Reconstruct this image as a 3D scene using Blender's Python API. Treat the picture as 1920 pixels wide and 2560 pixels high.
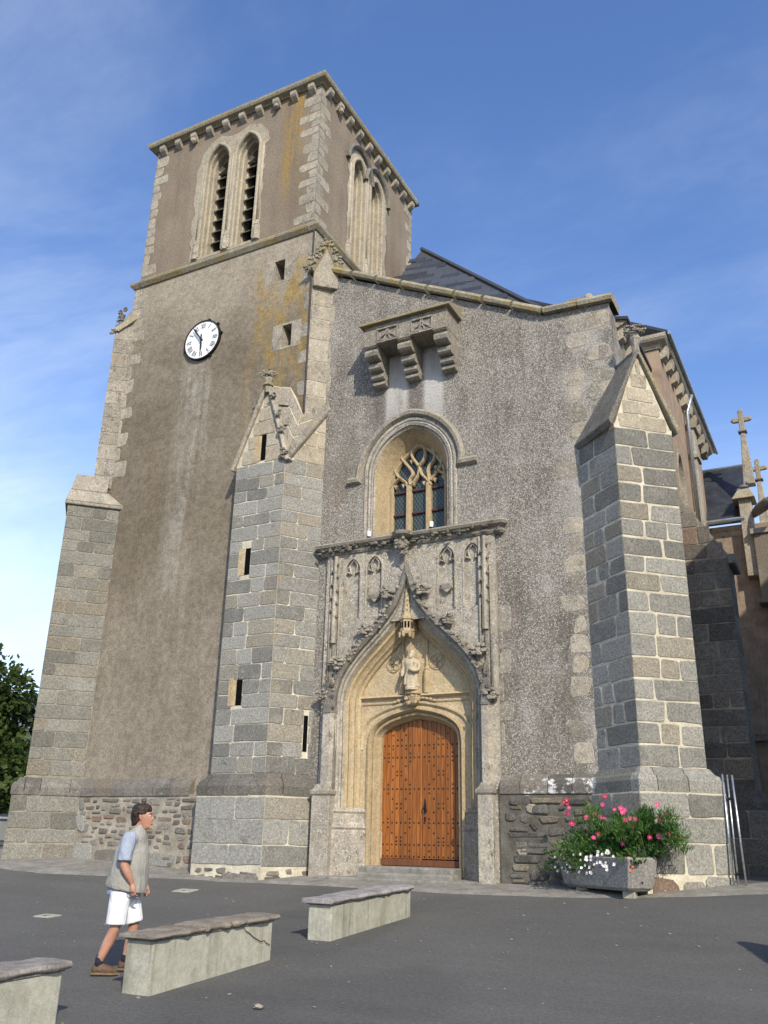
import bpy, bmesh, math, random
from mathutils import Vector, Matrix, noise as mnoise
from mathutils.geometry import tessellate_polygon
S = bpy.context.scene
for o in list(bpy.data.objects): bpy.data.objects.remove(o)
R = random.Random(11)
rad = math.radians
# ------------------------------------------------------------------ camera
cam = bpy.data.objects.new('camera', bpy.data.cameras.new('camera')); S.collection.objects.link(cam)
ya, pi_, ro = rad(-27.93123), rad(20.58464), rad(1.23656)
fw = Vector((math.sin(ya)*math.cos(pi_), math.cos(ya)*math.cos(pi_), math.sin(pi_)))
rt = Vector((math.cos(ya), -math.sin(ya), 0)); up = rt.cross(fw)
r2 = rt*math.cos(ro)+up*math.sin(ro); u2 = up*math.cos(ro)-rt*math.sin(ro)
cam.matrix_world = Matrix(((r2.x,u2.x,-fw.x,0),(r2.y,u2.y,-fw.y,0),(r2.z,u2.z,-fw.z,1.5),(0,0,0,1)))
cam.data.sensor_fit = 'VERTICAL'; cam.data.sensor_height = 36; cam.data.sensor_width = 27
cam.data.lens = 2207.15/2560*36; cam.data.clip_end = 3000; S.camera = cam
S.render.resolution_x, S.render.resolution_y = 768, 1024
# ------------------------------------------------------------------ sky and sun
SUN_AZ, SUN_EL = rad(44), rad(35)          # azimuth measured from the west front's normal (-y) towards +x
sd = Vector((math.sin(SUN_AZ)*math.cos(SUN_EL), -math.cos(SUN_AZ)*math.cos(SUN_EL), math.sin(SUN_EL)))
W = bpy.data.worlds.new('World'); S.world = W; W.use_nodes = True
wn = W.node_tree; wn.nodes.clear()
def nd(nt, typ, ins=None, **at):
    n = nt.nodes.new(typ)
    for k, v in at.items(): setattr(n, k, v)
    for k, v in (ins or {}).items():
        s = n.inputs[k]
        if isinstance(v, bpy.types.NodeSocket): nt.links.new(v, s)
        else: s.default_value = v
    return n
sky = nd(wn, 'ShaderNodeTexSky', sky_type='NISHITA', sun_disc=False, sun_elevation=SUN_EL,
         sun_rotation=math.atan2(sd.x, sd.y), altitude=50, air_density=1.0, dust_density=.6, ozone_density=2.5)
tcw = nd(wn, 'ShaderNodeTexCoord')
sepw = nd(wn, 'ShaderNodeSeparateXYZ', {0: tcw.outputs['Generated']})
zc = nd(wn, 'ShaderNodeMath', {0: sepw.outputs[2], 1: 0.16}, operation='ADD')
pj = nd(wn, 'ShaderNodeVectorMath', {0: tcw.outputs['Generated'], 1: zc.outputs[0]}, operation='DIVIDE')
mpw = nd(wn, 'ShaderNodeMapping', {0: pj.outputs[0], 'Rotation': (0,0,rad(-35)), 'Scale': (.9,1.9,0.0)})
n1 = nd(wn, 'ShaderNodeTexNoise', {'Vector': mpw.outputs[0], 'Scale': 1.5, 'Detail': 10, 'Roughness': .62, 'Distortion': .35})
mpw2 = nd(wn, 'ShaderNodeMapping', {0: pj.outputs[0], 'Scale': (1,1,0)})
n2 = nd(wn, 'ShaderNodeTexNoise', {'Vector': mpw2.outputs[0], 'Scale': .55, 'Detail': 4, 'Roughness': .5})
mm = nd(wn, 'ShaderNodeMath', {0: n1.outputs[0], 1: n2.outputs[0]}, operation='MULTIPLY')
cr = nd(wn, 'ShaderNodeMapRange', {0: mm.outputs[0], 1: .18, 2: .50, 3: 0.0, 4: .36}); cr.interpolation_type = 'SMOOTHSTEP'
hz = nd(wn, 'ShaderNodeMapRange', {0: sepw.outputs[2], 1: 0.0, 2: .50, 3: 1.25, 4: 0.0}); hz.interpolation_type = 'SMOOTHSTEP'
veil = nd(wn, 'ShaderNodeMath', {0: hz.outputs[0], 1: n2.outputs[0]}, operation='MULTIPLY')
cl = nd(wn, 'ShaderNodeMath', {0: cr.outputs[0], 1: veil.outputs[0]}, operation='ADD', use_clamp=True)
mxw = nd(wn, 'ShaderNodeMix', {'Factor': cl.outputs[0]}, data_type='RGBA')
hsv = nd(wn, 'ShaderNodeHueSaturation', {'Hue': .509, 'Saturation': 1.14, 'Value': 1.22, 'Color': sky.outputs[0]}); wn.links.new(hsv.outputs[0], mxw.inputs[6]); mxw.inputs[7].default_value = (6.0, 6.6, 7.4, 1)
bgw = nd(wn, 'ShaderNodeBackground', {0: mxw.outputs[2], 1: .15})
wn.links.new(bgw.outputs[0], nd(wn, 'ShaderNodeOutputWorld').inputs[0])
sl = bpy.data.lights.new('sun', 'SUN'); sl.energy = 3.8; sl.angle = rad(.55); sl.color = (1, .91, .75)
sun = bpy.data.objects.new('sun', sl); S.collection.objects.link(sun); sun.location = (20,-20,40)
sun.rotation_euler = sd.to_track_quat('Z', 'Y').to_euler()
S.view_settings.view_transform = 'Standard'; S.view_settings.look = 'None'
S.view_settings.exposure = 0.40; S.view_settings.gamma = 1.0; S.view_settings.use_curve_mapping = False
# ------------------------------------------------------------------ mesh helpers
LOC = {}
def tag(o, label=None, cat=None, group=None, kind=None):
    for k, v in (('label',label),('category',cat),('group',group),('kind',kind)):
        if v: o[k] = v
    return o
def setpar(o, p):
    if p is None: return
    o.parent = p; o.matrix_parent_inverse = Matrix.Translation(-LOC[p.name])
def empty(name, loc, parent=None):
    o = bpy.data.objects.new(name, None); S.collection.objects.link(o); o.location = loc
    o.empty_display_size = .2; LOC[o.name] = Vector(loc); setpar(o, parent); return o
def thing(name, label, cat, loc, group=None): return tag(empty(name, loc), label, cat, group)
class MB:
    def __init__(s): s.v = []; s.f = []; s.fm = []; s.cm = 0
    def add(s, vs, fs):
        b = len(s.v); s.v += [tuple(v) for v in vs]; s.f += [tuple(i+b for i in f) for f in fs]; s.fm += [s.cm]*len(fs); return s
    def box(s, x0,x1,y0,y1,z0,z1):
        return s.add([(x,y,z) for x in (x0,x1) for y in (y0,y1) for z in (z0,z1)], [(0,1,3,2),(4,6,7,5),(0,4,5,1),(2,3,7,6),(0,2,6,4),(1,5,7,3)])
    def fbox(s, F, u0,u1,z0,z1,n0,n1):
        return s.add([F(u,z,n) for u in (u0,u1) for z in (z0,z1) for n in (n0,n1)], [(0,1,3,2),(4,6,7,5),(0,4,5,1),(2,3,7,6),(0,2,6,4),(1,5,7,3)])
    def hexa(s, bot, top):                                   # two quads of 3-D points
        n = len(bot); return s.add(list(bot)+list(top), [tuple(range(n)), tuple(range(2*n-1,n-1,-1))]+[(i,(i+1)%n,n+(i+1)%n,n+i) for i in range(n)])
    def prism(s, F, poly, n0, n1):                           # polygon (u,z) extruded along the frame's normal
        k = len(poly); tri = tessellate_polygon([[Vector((a,b,0)) for a,b in poly]])
        vs = [F(a,b,n0) for a,b in poly]+[F(a,b,n1) for a,b in poly]
        fs = [tuple(t) for t in tri]+[tuple(i+k for i in t) for t in tri]+[(i,(i+1)%k,k+(i+1)%k,k+i) for i in range(k)]
        return s.add(vs, fs)
    def sheet(s, F, outer, holes=(), n=0, depth=0):          # polygon with holes, optional reveals
        loops = [outer]+list(holes); flat = [p for l in loops for p in l]
        tri = tessellate_polygon([[Vector((a,b,0)) for a,b in l] for l in loops])
        s.add([F(a,b,n) for a,b in flat], [tuple(t) for t in tri])
        if depth:
            for l in holes:
                k = len(l); s.add([F(a,b,n) for a,b in l]+[F(a,b,n-depth) for a,b in l], [(i,(i+1)%k,k+(i+1)%k,k+i) for i in range(k)])
        return s
    def sweep(s, F, path, prof, closed=False, flip=False, caps=True, osc=None):  # prof: (offset to the path's right, n)
        m = len(path); k = len(prof); vs = []
        for i, (a, b) in enumerate(path):
            p0 = path[i-1] if (i or closed) else path[i]; p1 = path[(i+1)%m] if (i < m-1 or closed) else path[i]
            d0 = Vector((a-p0[0], b-p0[1])); d1 = Vector((p1[0]-a, p1[1]-b))
            if d0.length < 1e-6: d0 = d1
            if d1.length < 1e-6: d1 = d0
            d0.normalize(); d1.normalize(); t = d0+d1
            if t.length < 1e-5: t = d1.copy()
            t.normalize(); nn = Vector((t.y,-t.x)); sc = 1/max(.35, nn.dot(Vector((d1.y,-d1.x))))
            if flip: nn = -nn
            k_ = sc*(osc(a) if osc else 1)
            for o, n in prof: vs.append(F(a+nn.x*o*k_, b+nn.y*o*k_, n))
        fs = [(i*k+j, ((i+1)%m)*k+j, ((i+1)%m)*k+j+1, i*k+j+1) for i in range(m if closed else m-1) for j in range(k-1)]
        if caps and not closed: fs += [tuple(range(k)), tuple(range((m-1)*k, m*k))]
        return s.add(vs, fs)
    def tube(s, pts, r, sides=8, cap=True):
        pts = [Vector(p) for p in pts]; m = len(pts); vs = []; rr = r if isinstance(r,(list,tuple)) else [r]*m
        ref = Vector((0,0,1)) if abs((pts[-1]-pts[0]).normalized().z) < .9 else Vector((1,0,0))
        for i, p in enumerate(pts):
            t = (pts[min(i+1,m-1)]-pts[max(i-1,0)]).normalized(); a = t.cross(ref).normalized(); b = t.cross(a)
            for j in range(sides):
                w = 2*math.pi*j/sides; vs.append(p+a*math.cos(w)*rr[i]+b*math.sin(w)*rr[i])
        fs = [(i*sides+j, i*sides+(j+1)%sides, (i+1)*sides+(j+1)%sides, (i+1)*sides+j) for i in range(m-1) for j in range(sides)]
        if cap: fs += [tuple(range(sides)), tuple(range((m-1)*sides, m*sides))]
        return s.add(vs, fs)
    def lathe(s, c, prof, seg=16, phase=0, sx=1, sy=1):
        k = len(prof); vs = [(c[0]+r*sx*math.cos(2*math.pi*j/seg+phase), c[1]+r*sy*math.sin(2*math.pi*j/seg+phase), c[2]+z) for r,z in prof for j in range(seg)]
        fs = [(i*seg+j, i*seg+(j+1)%seg, (i+1)*seg+(j+1)%seg, (i+1)*seg+j) for i in range(k-1) for j in range(seg)]
        return s.add(vs, fs+[tuple(range(seg)), tuple(range((k-1)*seg,k*seg))])
    def blob(s, c, r, seed=0, amp=.25, sub=1, fr=1.7):
        bm = bmesh.new(); bmesh.ops.create_icosphere(bm, subdivisions=sub, radius=1); vs = []
        r = r if isinstance(r,(tuple,list)) else (r,r,r)
        for v in bm.verts:
            k = 1+amp*mnoise.noise(v.co*fr+Vector((seed*7.3,seed*3.1,seed)))
            vs.append((c[0]+v.co.x*r[0]*k, c[1]+v.co.y*r[1]*k, c[2]+v.co.z*r[2]*k))
        fs = [tuple(v.index for v in f.verts) for f in bm.faces]; bm.free(); return s.add(vs, fs)
    def build(s, name, mat, parent=None, smooth=False, bevel=0, kind=None, recalc=True):
        xs = list(zip(*s.v)); c = Vector([(min(a)+max(a))/2 for a in xs])
        me = bpy.data.meshes.new(name); me.from_pydata([(v[0]-c.x,v[1]-c.y,v[2]-c.z) for v in s.v], [], s.f)
        mats = mat if isinstance(mat,(list,tuple)) else [mat]
        for m_ in mats: me.materials.append(m_)
        if len(mats) > 1: me.polygons.foreach_set('material_index', s.fm)
        if recalc:
            bm = bmesh.new(); bm.from_mesh(me); bmesh.ops.recalc_face_normals(bm, faces=bm.faces); bm.to_mesh(me); bm.free()
        if smooth: me.polygons.foreach_set('use_smooth', [True]*len(me.polygons))
        o = bpy.data.objects.new(name, me); S.collection.objects.link(o); o.location = c; LOC[o.name] = c; setpar(o, parent)
        if bevel:
            b = o.modifiers.new('bevel','BEVEL'); b.width = bevel; b.segments = 2; b.limit_method = 'ANGLE'; b.angle_limit = rad(40)
        if kind: o['kind'] = kind
        return o
def copy_to(o, loc, parent=None, rot=None, scale=None):      # a copy that shares its mesh
    c = o.copy(); S.collection.objects.link(c); c.location = loc; LOC[c.name] = Vector(loc)
    if rot is not None: c.rotation_euler = rot
    if scale is not None: c.scale = scale
    c.parent = None; setpar(c, parent); return c
def FW(y0): return lambda u, z, n: (u, y0-n, z)
def FS(x0): return lambda u, z, n: (x0+n, u, z)
def FD(A, B):
    A = Vector(A); U = (Vector(B)-A).normalized(); N = Vector((U.y,-U.x))
    return lambda u, z, n: (A.x+U.x*u+N.x*n, A.y+U.y*u+N.y*n, z)
def lerp(a, b, t): return a+(b-a)*t
def interp(xs, ys, x):
    if x <= xs[0]: return ys[0]
    for i in range(len(xs)-1):
        if x <= xs[i+1]: return lerp(ys[i], ys[i+1], (x-xs[i])/(xs[i+1]-xs[i]))
    return ys[-1]
KY = [-200,-40,5,6.5,8.5,10.3,12,13.6,15.5,17,19,30,900]; KZ = [-3,-1.5,-.1,0,.13,.25,.37,.48,.69,.85,.93,1.0,1.0]
def zg(y, x=-8.0):
    w = min(1, max(0, (y-11.5)/3.5)); w = w*w*(3-2*w)
    return interp(KY, KZ, y)+w*(min(.3, max(0, .05*(-12-x)))+min(.2, max(0, .04*(x+5))))
def spline(pts, k=6):                                       # Catmull-Rom through points
    P = [Vector(p) for p in pts]; P = [P[0]*2-P[1]]+P+[P[-1]*2-P[-2]]; out = []
    for i in range(1, len(P)-2):
        a,b,c,d = P[i-1:i+3]
        for j in range(k):
            t = j/k; out.append(((b*2)+(c-a)*t+(a*2-b*5+c*4-d)*t*t+(b*3-a-c*3+d)*t**3)*.5)
    return [tuple(p) for p in out]+[tuple(P[-2])]
def arch(xc, half, zs, za, n=12):                           # pointed arch, left springer to right springer
    h = za-zs
    if h > half*1.001:
        d = (h*h-half*half)/(2*half); rr = half+d; a1 = math.atan2(h, d)
        l = [(xc+d-rr*math.cos(a1*i/n), zs+rr*math.sin(a1*i/n)) for i in range(n+1)]
    else: l = [(xc-half*math.cos(math.pi/2*i/n), zs+h*math.sin(math.pi/2*i/n)) for i in range(n+1)]
    return l+[(2*xc-a, b) for a, b in l[-2::-1]]
# ------------------------------------------------------------------ materials (all procedural)
class G:
    def __init__(s, name, rough=.85, spec=.25):
        s.m = bpy.data.materials.new(name); s.m.use_nodes = True; s.t = s.m.node_tree; s.t.nodes.clear()
        s.b = nd(s.t, 'ShaderNodeBsdfPrincipled', {'Roughness': rough, 'Specular IOR Level': spec})
        s.t.links.new(s.b.outputs[0], nd(s.t, 'ShaderNodeOutputMaterial').inputs[0])
        s.pos = nd(s.t, 'ShaderNodeNewGeometry').outputs['Position']
        s.xyz = nd(s.t, 'ShaderNodeSeparateXYZ', {0: s.pos}).outputs
        s.rnd = nd(s.t, 'ShaderNodeObjectInfo').outputs['Random']
    def vec(s, sc=(1,1,1), off=(0,0,0), src=None): return nd(s.t,'ShaderNodeMapping',{0: src or s.pos,'Location':off,'Scale':sc}).outputs[0]
    def noise(s, scale, detail=4, rough=.55, vec=None, dist=0): return nd(s.t,'ShaderNodeTexNoise',{'Vector':vec or s.pos,'Scale':scale,'Detail':detail,'Roughness':rough,'Distortion':dist}).outputs[0]
    def vor(s, scale, vec=None, out=0, feature='F1', rand=1.0): return nd(s.t,'ShaderNodeTexVoronoi',{'Vector':vec or s.pos,'Scale':scale,'Randomness':rand},feature=feature).outputs[out]
    def mr(s, f, a, b, c=0.0, d=1.0):
        n = nd(s.t,'ShaderNodeMapRange',{0:f,1:a,2:b,3:c,4:d}); n.interpolation_type='SMOOTHSTEP'; return n.outputs[0]
    def mt(s, op, a, b=0.0, clamp=False): return nd(s.t,'ShaderNodeMath',{0:a,1:b},operation=op,use_clamp=clamp).outputs[0]
    def mul(s, *a):
        r = a[0]
        for x in a[1:]: r = s.mt('MULTIPLY', r, x)
        return r
    def mx(s, f, a, b, blend='MIX'):
        n = nd(s.t,'ShaderNodeMix',data_type='RGBA',blend_type=blend)
        for i, v in ((0,f),(6,a),(7,b)):
            if isinstance(v, bpy.types.NodeSocket): s.t.links.new(v, n.inputs[i])
            else: n.inputs[i].default_value = v if i == 0 else (*v,1)
        return n.outputs[2]
    def ramp(s, f, stops):
        n = nd(s.t,'ShaderNodeValToRGB',{0:f}); e = n.color_ramp.elements
        while len(e) < len(stops): e.new(.5)
        for i, (p, c) in enumerate(stops): e[i].position = p; e[i].color = (*c,1)
        return n.outputs[0]
    def val(s, col, f):                                      # scale a colour by a value socket
        return nd(s.t,'ShaderNodeVectorMath',{0:col,1:f},operation='MULTIPLY').outputs[0] if not isinstance(f,float) else col
    def bump(s, h, strength=.4, dist=.02):
        n = nd(s.t,'ShaderNodeBump',{'Height':h,'Strength':strength,'Distance':dist}); s.t.links.new(n.outputs[0], s.b.inputs['Normal']); return s
    def col(s, c):
        if isinstance(c, bpy.types.NodeSocket): s.t.links.new(c, s.b.inputs['Base Color'])
        else: s.b.inputs['Base Color'].default_value = (*c,1)
        return s
    def set(s, **k):
        for a, v in k.items(): s.b.inputs[a.replace('_',' ')].default_value = v
        return s
def box_mask(g, x0, x1, z0, z1, sx=.15, sz=.5):              # soft patch in x and z for a stain
    a = g.mul(g.mr(g.xyz[0], x0-sx, x0+sx), g.mr(g.xyz[0], x1-sx, x1+sx, 1.0, 0.0))
    return g.mul(a, g.mr(g.xyz[2], z0-sz, z0+sz), g.mr(g.xyz[2], z1-sz*.3, z1+sz*.3, 1.0, 0.0))
def m_tower():
    g = G('tower_render'); big = g.noise(.5,5,.6); st = g.noise(1.0,6,.6,g.vec((2.2,2.2,.22))); fine = g.noise(55,3,.7); mid = g.noise(7,5,.65)
    c = g.ramp(g.mt('ADD', g.mul(big,.55), g.mul(st,.45)), [(.30,(.115,.093,.066)),(.46,(.172,.144,.106)),(.60,(.225,.192,.146)),(.78,(.29,.252,.197))])
    zt = g.mr(g.mt('ADD', g.xyz[2], g.mul(g.noise(.6,3),3.0)), 15.4, 18.2)
    c = g.mx(g.mul(zt,.6), c, (.35,.305,.235))
    zb = g.mr(g.mt('ADD', g.xyz[2], g.mul(g.noise(.8,3),4.0)), 5.0, 9.5, 1.0, 0.0)
    c = g.mx(g.mul(zb,.35), c, (.29,.255,.21))
    mid_dark = g.mul(g.mr(g.xyz[2],6.5,9.5), g.mr(g.xyz[2],13.2,16,1.0,0.0), g.mr(st,.35,.65)); c = g.mx(g.mul(mid_dark,.5), c, (.125,.098,.062))
    sk = g.noise(1.0,5,.65,g.vec((2.6,2.6,.16)),.5); ck = g.mul(box_mask(g,-15.25,-14.25,7.0,14.0,.25,3.0), g.mr(sk,.30,.68)); c = g.mx(g.mul(ck,g.mr(g.noise(3.1,5,.7),.25,.6),.72), c, (.38,.36,.31))
    oc = g.mul(box_mask(g,-13.0,-11.25,11.6,16.4,.35,1.0), g.mr(g.noise(1.0,5,.6,g.vec((1.9,1.9,.5),(3,0,0))),.38,.62)); c = g.mx(g.mul(oc,g.mr(g.noise(2.4,6,.7),.30,.55),.9), c, (.27,.18,.05))
    sp = g.mul(g.mr(g.vor(26),.0,.22,1.0,0.0), g.mr(g.noise(1.1,4),.5,.72)); c = g.mx(g.mul(sp,.3), c, (.42,.39,.34))
    pa = g.mr(g.noise(2.3,6,.72),.69,.74); c = g.mx(g.mul(pa,.45), c, (.47,.45,.42))
    c = g.mx(.8, c, g.val(c, g.mr(mid,.25,.75,.72,1.28))); c = g.mx(.8, c, g.val(c, g.mr(g.noise(21,3,.7),.3,.7,.72,1.3))); c = g.mx(.5, c, g.val(c, g.mr(fine,.3,.7,.5,1.5)))
    return g.col(c).bump(g.mt('ADD',g.mul(fine,.5),mid),.55,.025).m
def m_belfry():
    g = G('belfry_render'); st = g.noise(1.0,5,.6,g.vec((2.5,2.5,.25))); fine = g.noise(60,3,.7); big = g.noise(.7,4)
    c = g.ramp(g.mt('ADD',g.mul(st,.5),g.mul(big,.5)), [(.3,(.15,.118,.086)),(.5,(.205,.165,.122)),(.75,(.265,.22,.165))])
    oc = g.mul(box_mask(g,-12.45,-11.7,18.9,22.7,.2,1.0), g.mr(g.noise(1.0,5,.6,g.vec((5,5,.3))),.38,.60)); c = g.mx(g.mul(oc,g.mr(g.noise(2.4,6,.7),.30,.55),.85), c, (.29,.185,.05))
    ok = g.mul(g.mr(st,.58,.75), g.mr(g.xyz[2],19,22)); c = g.mx(g.mul(ok,.5), c, (.12,.105,.085))
    c = g.mx(.7, c, g.val(c, g.mr(g.noise(17,4,.7),.3,.7,.72,1.3))); c = g.mx(.5, c, g.val(c, g.mr(fine,.3,.7,.6,1.4)))
    return g.col(c).bump(g.mt('ADD',g.mul(fine,.5),g.noise(9,4)),.4,.02).m
def m_rough():
    g = G('nave_roughcast',.9); big = g.noise(.7,5,.6); st = g.noise(1.0,5,.65,g.vec((2.0,2.0,.3))); fine = g.noise(48,3,.75)
    c = g.ramp(g.mt('ADD',g.mul(big,.5),g.mul(st,.5)), [(.3,(.112,.098,.080)),(.5,(.172,.153,.129)),(.72,(.24,.219,.19))])
    rd = g.mr(g.noise(1.6,4,.6),.55,.75); c = g.mx(g.mul(rd,.5), c, (.22,.175,.135))
    dens = g.mr(g.mt('ADD',g.mul(g.noise(.55,4,.6,g.vec((1,1,.6),(5,2,1))),.6),g.mul(st,.4)),.36,.60,.03,.56)
    jit = g.noise(9,3,.7); dn2 = g.mul(dens, g.mr(jit,.3,.7,.5,1.6))
    def dots(sc, off, rad_, k):                              # separate crisp lichen dots, some cells only
        v = nd(g.t,'ShaderNodeTexVoronoi',{'Vector':g.vec((1,1,1),off),'Scale':sc}); rr = nd(g.t,'ShaderNodeSeparateColor',{0:v.outputs[1]}).outputs
        return g.mul(g.mt('LESS_THAN', v.outputs[0], g.mr(rr[1],0,1,rad_*.6,rad_*1.3)), g.mt('LESS_THAN', rr[0], g.mul(dn2,k)))
    sp = dots(34,(0,0,0),.32,2.0); c2 = dots(50,(4,4,4),.38,1.7)
    sm = g.mr(g.noise(1.3,7,.75),.50,.68); c = g.mx(g.mul(sm,.36), c, (.40,.382,.35))
    dkp = g.mr(g.noise(1.0,6,.7,g.vec((1.5,1.5,.45),(9,9,9))),.54,.70); c = g.mx(g.mul(dkp,.6), c, (.085,.074,.060))
    c = g.mx(.85, c, g.val(c, g.mr(g.noise(19,3,.75),.3,.7,.5,1.55))); c = g.mx(.6, c, g.val(c, g.mr(fine,.3,.7,.55,1.45)))
    c = g.mx(g.mul(sp,.68), c, (.56,.54,.49)); c = g.mx(g.mul(c2,.55), c, (.52,.50,.45))
    wob = g.mul(g.noise(2.5,4),.25)
    for x0, x1, zt in ((-9.02,-8.42,12.9),(-8.0,-7.5,12.9)):
        k = g.mul(box_mask(g,x0,x1,10.9,zt,.07,.9), g.mr(g.noise(1.0,5,.6,g.vec((3,3,.4))),.2,.55)); c = g.mx(g.mul(k,.85), c, (.50,.485,.46))
    for x0, x1 in ((-9.35,-9.08),(-8.4,-8.08)):
        k = g.mul(box_mask(g,x0,x1,10.7,12.0,.07,.7), g.mr(fine,.3,.7,.5,1.0)); c = g.mx(g.mul(k,.6), c, (.10,.088,.08))
    lime = g.mul(g.mr(g.xyz[0],-4.95,-4.4), g.mr(g.noise(1.6,5,.65),.40,.6)); c = g.mx(g.mul(lime,.45), c, (.46,.44,.40))
    return g.col(c).bump(g.mt('ADD',g.mt('ADD',g.mul(fine,.8),g.noise(16,3)),g.mul(sp,.35)),.65,.03).m
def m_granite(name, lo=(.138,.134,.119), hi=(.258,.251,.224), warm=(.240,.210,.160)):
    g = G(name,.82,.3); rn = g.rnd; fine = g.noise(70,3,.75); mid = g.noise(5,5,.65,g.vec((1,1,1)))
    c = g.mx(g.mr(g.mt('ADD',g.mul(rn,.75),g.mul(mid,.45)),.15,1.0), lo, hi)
    c = g.mx(g.mul(g.mr(g.mt('FRACT',g.mul(rn,7.31)),.72,.95),.7), c, warm)
    c = g.mx(g.mul(g.mr(g.noise(1.7,5,.65),.5,.72),.35), c, (.30,.29,.25))
    c = g.mx(g.mul(g.mr(g.noise(3.4,5,.7,g.vec((1,1,1),(9,3,1))),.60,.70),.5), c, (.075,.072,.066))
    c = g.mx(g.mul(g.mr(g.vor(9),.06,.13,1.0,0.0),g.mr(g.noise(1.4,3),.5,.62)), c, (.4,.39,.36))
    oc = g.mul(box_mask(g,-11.5,-11.1,3.5,10.4,.12,.4), g.mr(g.noise(2.6,5,.7),.56,.66)); c = g.mx(g.mul(oc,.8), c, (.30,.19,.05))
    wl = g.mul(box_mask(g,-5.8,-4.4,2.42,2.72,.1,.04), g.mr(g.noise(3.5,6,.75),.50,.60)); c = g.mx(g.mul(wl,.9), c, (.62,.61,.60))
    c = g.mx(.75, c, g.val(c, g.mr(g.noise(24,3,.75),.3,.7,.6,1.42))); c = g.mx(.8, c, g.val(c, g.mr(fine,.28,.72,.45,1.6)))
    return g.col(c).bump(g.mt('ADD',g.mul(fine,.5),g.noise(12,4)),.45,.02).m
def m_mortar(name='lime_mortar', a=(.36,.31,.235), b=(.54,.48,.375)):
    g = G(name,.95,.1); f = g.noise(60,3,.7); c = g.mx(g.mr(g.noise(2.2,6,.65),.3,.7), a, b)
    c = g.mx(.5, c, g.val(c, g.mr(f,.3,.7,.6,1.4)))
    return g.col(c).bump(g.mt('ADD',g.mul(f,.4),g.noise(14,4)),.6,.03).m
def m_lime(name, a, b, grey=.5, speck=.5, dark=.5, pit=.4, ochre=0.0, joints=None):
    g = G(name,.9,.15); fine = g.noise(55,3,.75); mid = g.noise(4.5,6,.7)
    c = g.mx(g.mr(g.mt('ADD',g.mul(g.rnd,.3),g.mul(mid,.8)),.25,.85), a, b)
    gn = g.mr(g.noise(1.9,7,.75,g.vec((1,1,.7),(2,7,3))),.38,.62); c = g.mx(g.mul(gn,grey), c, (.215,.20,.178))
    dk = g.mr(g.noise(5.5,7,.78,g.vec((1.3,1.3,.8),(7,1,2))),.50,.66); c = g.mx(g.mul(dk,g.mr(g.noise(1.1,3),.3,.6),dark), c, (.085,.078,.066))
    v_ = nd(g.t,'ShaderNodeTexVoronoi',{'Vector':g.pos,'Scale':28.0}); rr_ = nd(g.t,'ShaderNodeSeparateColor',{0:v_.outputs[1]}).outputs; sp = g.mul(g.mt('LESS_THAN', v_.outputs[0], g.mr(rr_[1],0,1,.2,.42)), g.mt('LESS_THAN', rr_[0], g.mr(g.noise(1.6,5,.7),.35,.62,.05,.75))); c = g.mx(g.mul(sp,speck), c, (.57,.55,.50))
    pt = g.mr(g.vor(15,g.vec((1,1,1),(3,3,3))),.05,.2,1.0,0.0); c = g.mx(g.mul(pt,g.mr(g.noise(2.2,3),.40,.58),pit), c, (.11,.095,.078))
    if ochre: oc = g.mr(g.noise(2.0,5,.7,g.vec((1,1,1),(1,9,4))),.48,.62); c = g.mx(g.mul(oc,ochre), c, (.30,.21,.055))
    c = g.mx(.6, c, g.val(c, g.mr(g.noise(22,3,.75),.3,.7,.72,1.28))); c = g.mx(.55, c, g.val(c, g.mr(fine,.3,.7,.6,1.4)))
    return g.col(c).bump(g.mt('ADD',g.mt('ADD',g.mul(fine,.5),g.noise(11,5,.7)),g.mul(pt,-.6)),.65,.035).m
def m_wood(name, a, b, rough=.42):
    g = G(name,rough,.4); v = g.vec((14,14,.9)); n = g.noise(1.0,6,.6,v,1.2); f = g.noise(1.0,3,.6,g.vec((90,90,3)))
    c = g.mx(g.mr(n,.3,.7), a, b); c = g.mx(.7, c, g.val(c, g.mr(g.rnd,0,1,.72,1.25))); c = g.mx(.45, c, g.val(c, g.mr(f,.3,.7,.6,1.4)))
    c = g.mx(g.mul(g.mr(g.xyz[2],1.1,1.9,1.0,0.0),g.mr(g.noise(3,4),.4,.6),.45), c, (.12,.045,.014))
    return g.col(c).bump(f,.25,.006).m
def m_asphalt():
    g = G('asphalt',.88,.28); f = g.noise(150,2,.8); big = g.noise(.35,5,.6); tr = g.noise(1.0,4,.6,g.vec((.25,1.6,1)))
    c = g.ramp(g.mt('ADD',g.mul(big,.6),g.mul(tr,.4)), [(.3,(.080,.079,.074)),(.55,(.104,.102,.096)),(.8,(.130,.128,.119))])
    sp = g.mt('LESS_THAN', g.vor(20), .10); c = g.mx(g.mul(sp,.55), c, (.25,.24,.22)); c = g.mx(.6, c, g.val(c, g.mr(g.noise(26,4,.8),.3,.7,.62,1.4))); c = g.mx(.8, c, g.val(c, g.mr(f,.25,.75,.5,1.5)))
    rp_ = g.mr(g.noise(.16,3,.5,g.vec((1,.6,1),(8,2,0))),.52,.56); c = g.mx(g.mul(rp_,.45), c, g.val(c, g.mr(f,0,1,.62,.72)))
    lt = g.mr(g.noise(9,4,.75,g.vec((1,1,1),(1,7,0))),.60,.74); c = g.mx(g.mul(lt,.30), c, (.19,.185,.17))
    dm = g.mr(g.noise(.8,5,.7,g.vec((1,1,1),(4,4,0))),.56,.70); c = g.mx(g.mul(dm,.3), c, (.115,.112,.105))
    pale = g.mr(g.vor(2.6,g.vec((1,1,1),(2,5,0))),.0,.035,1.0,0.0); c = g.mx(g.mul(pale,.5), c, (.3,.29,.27))
    return g.col(c).bump(f,.5,.008).m
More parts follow.
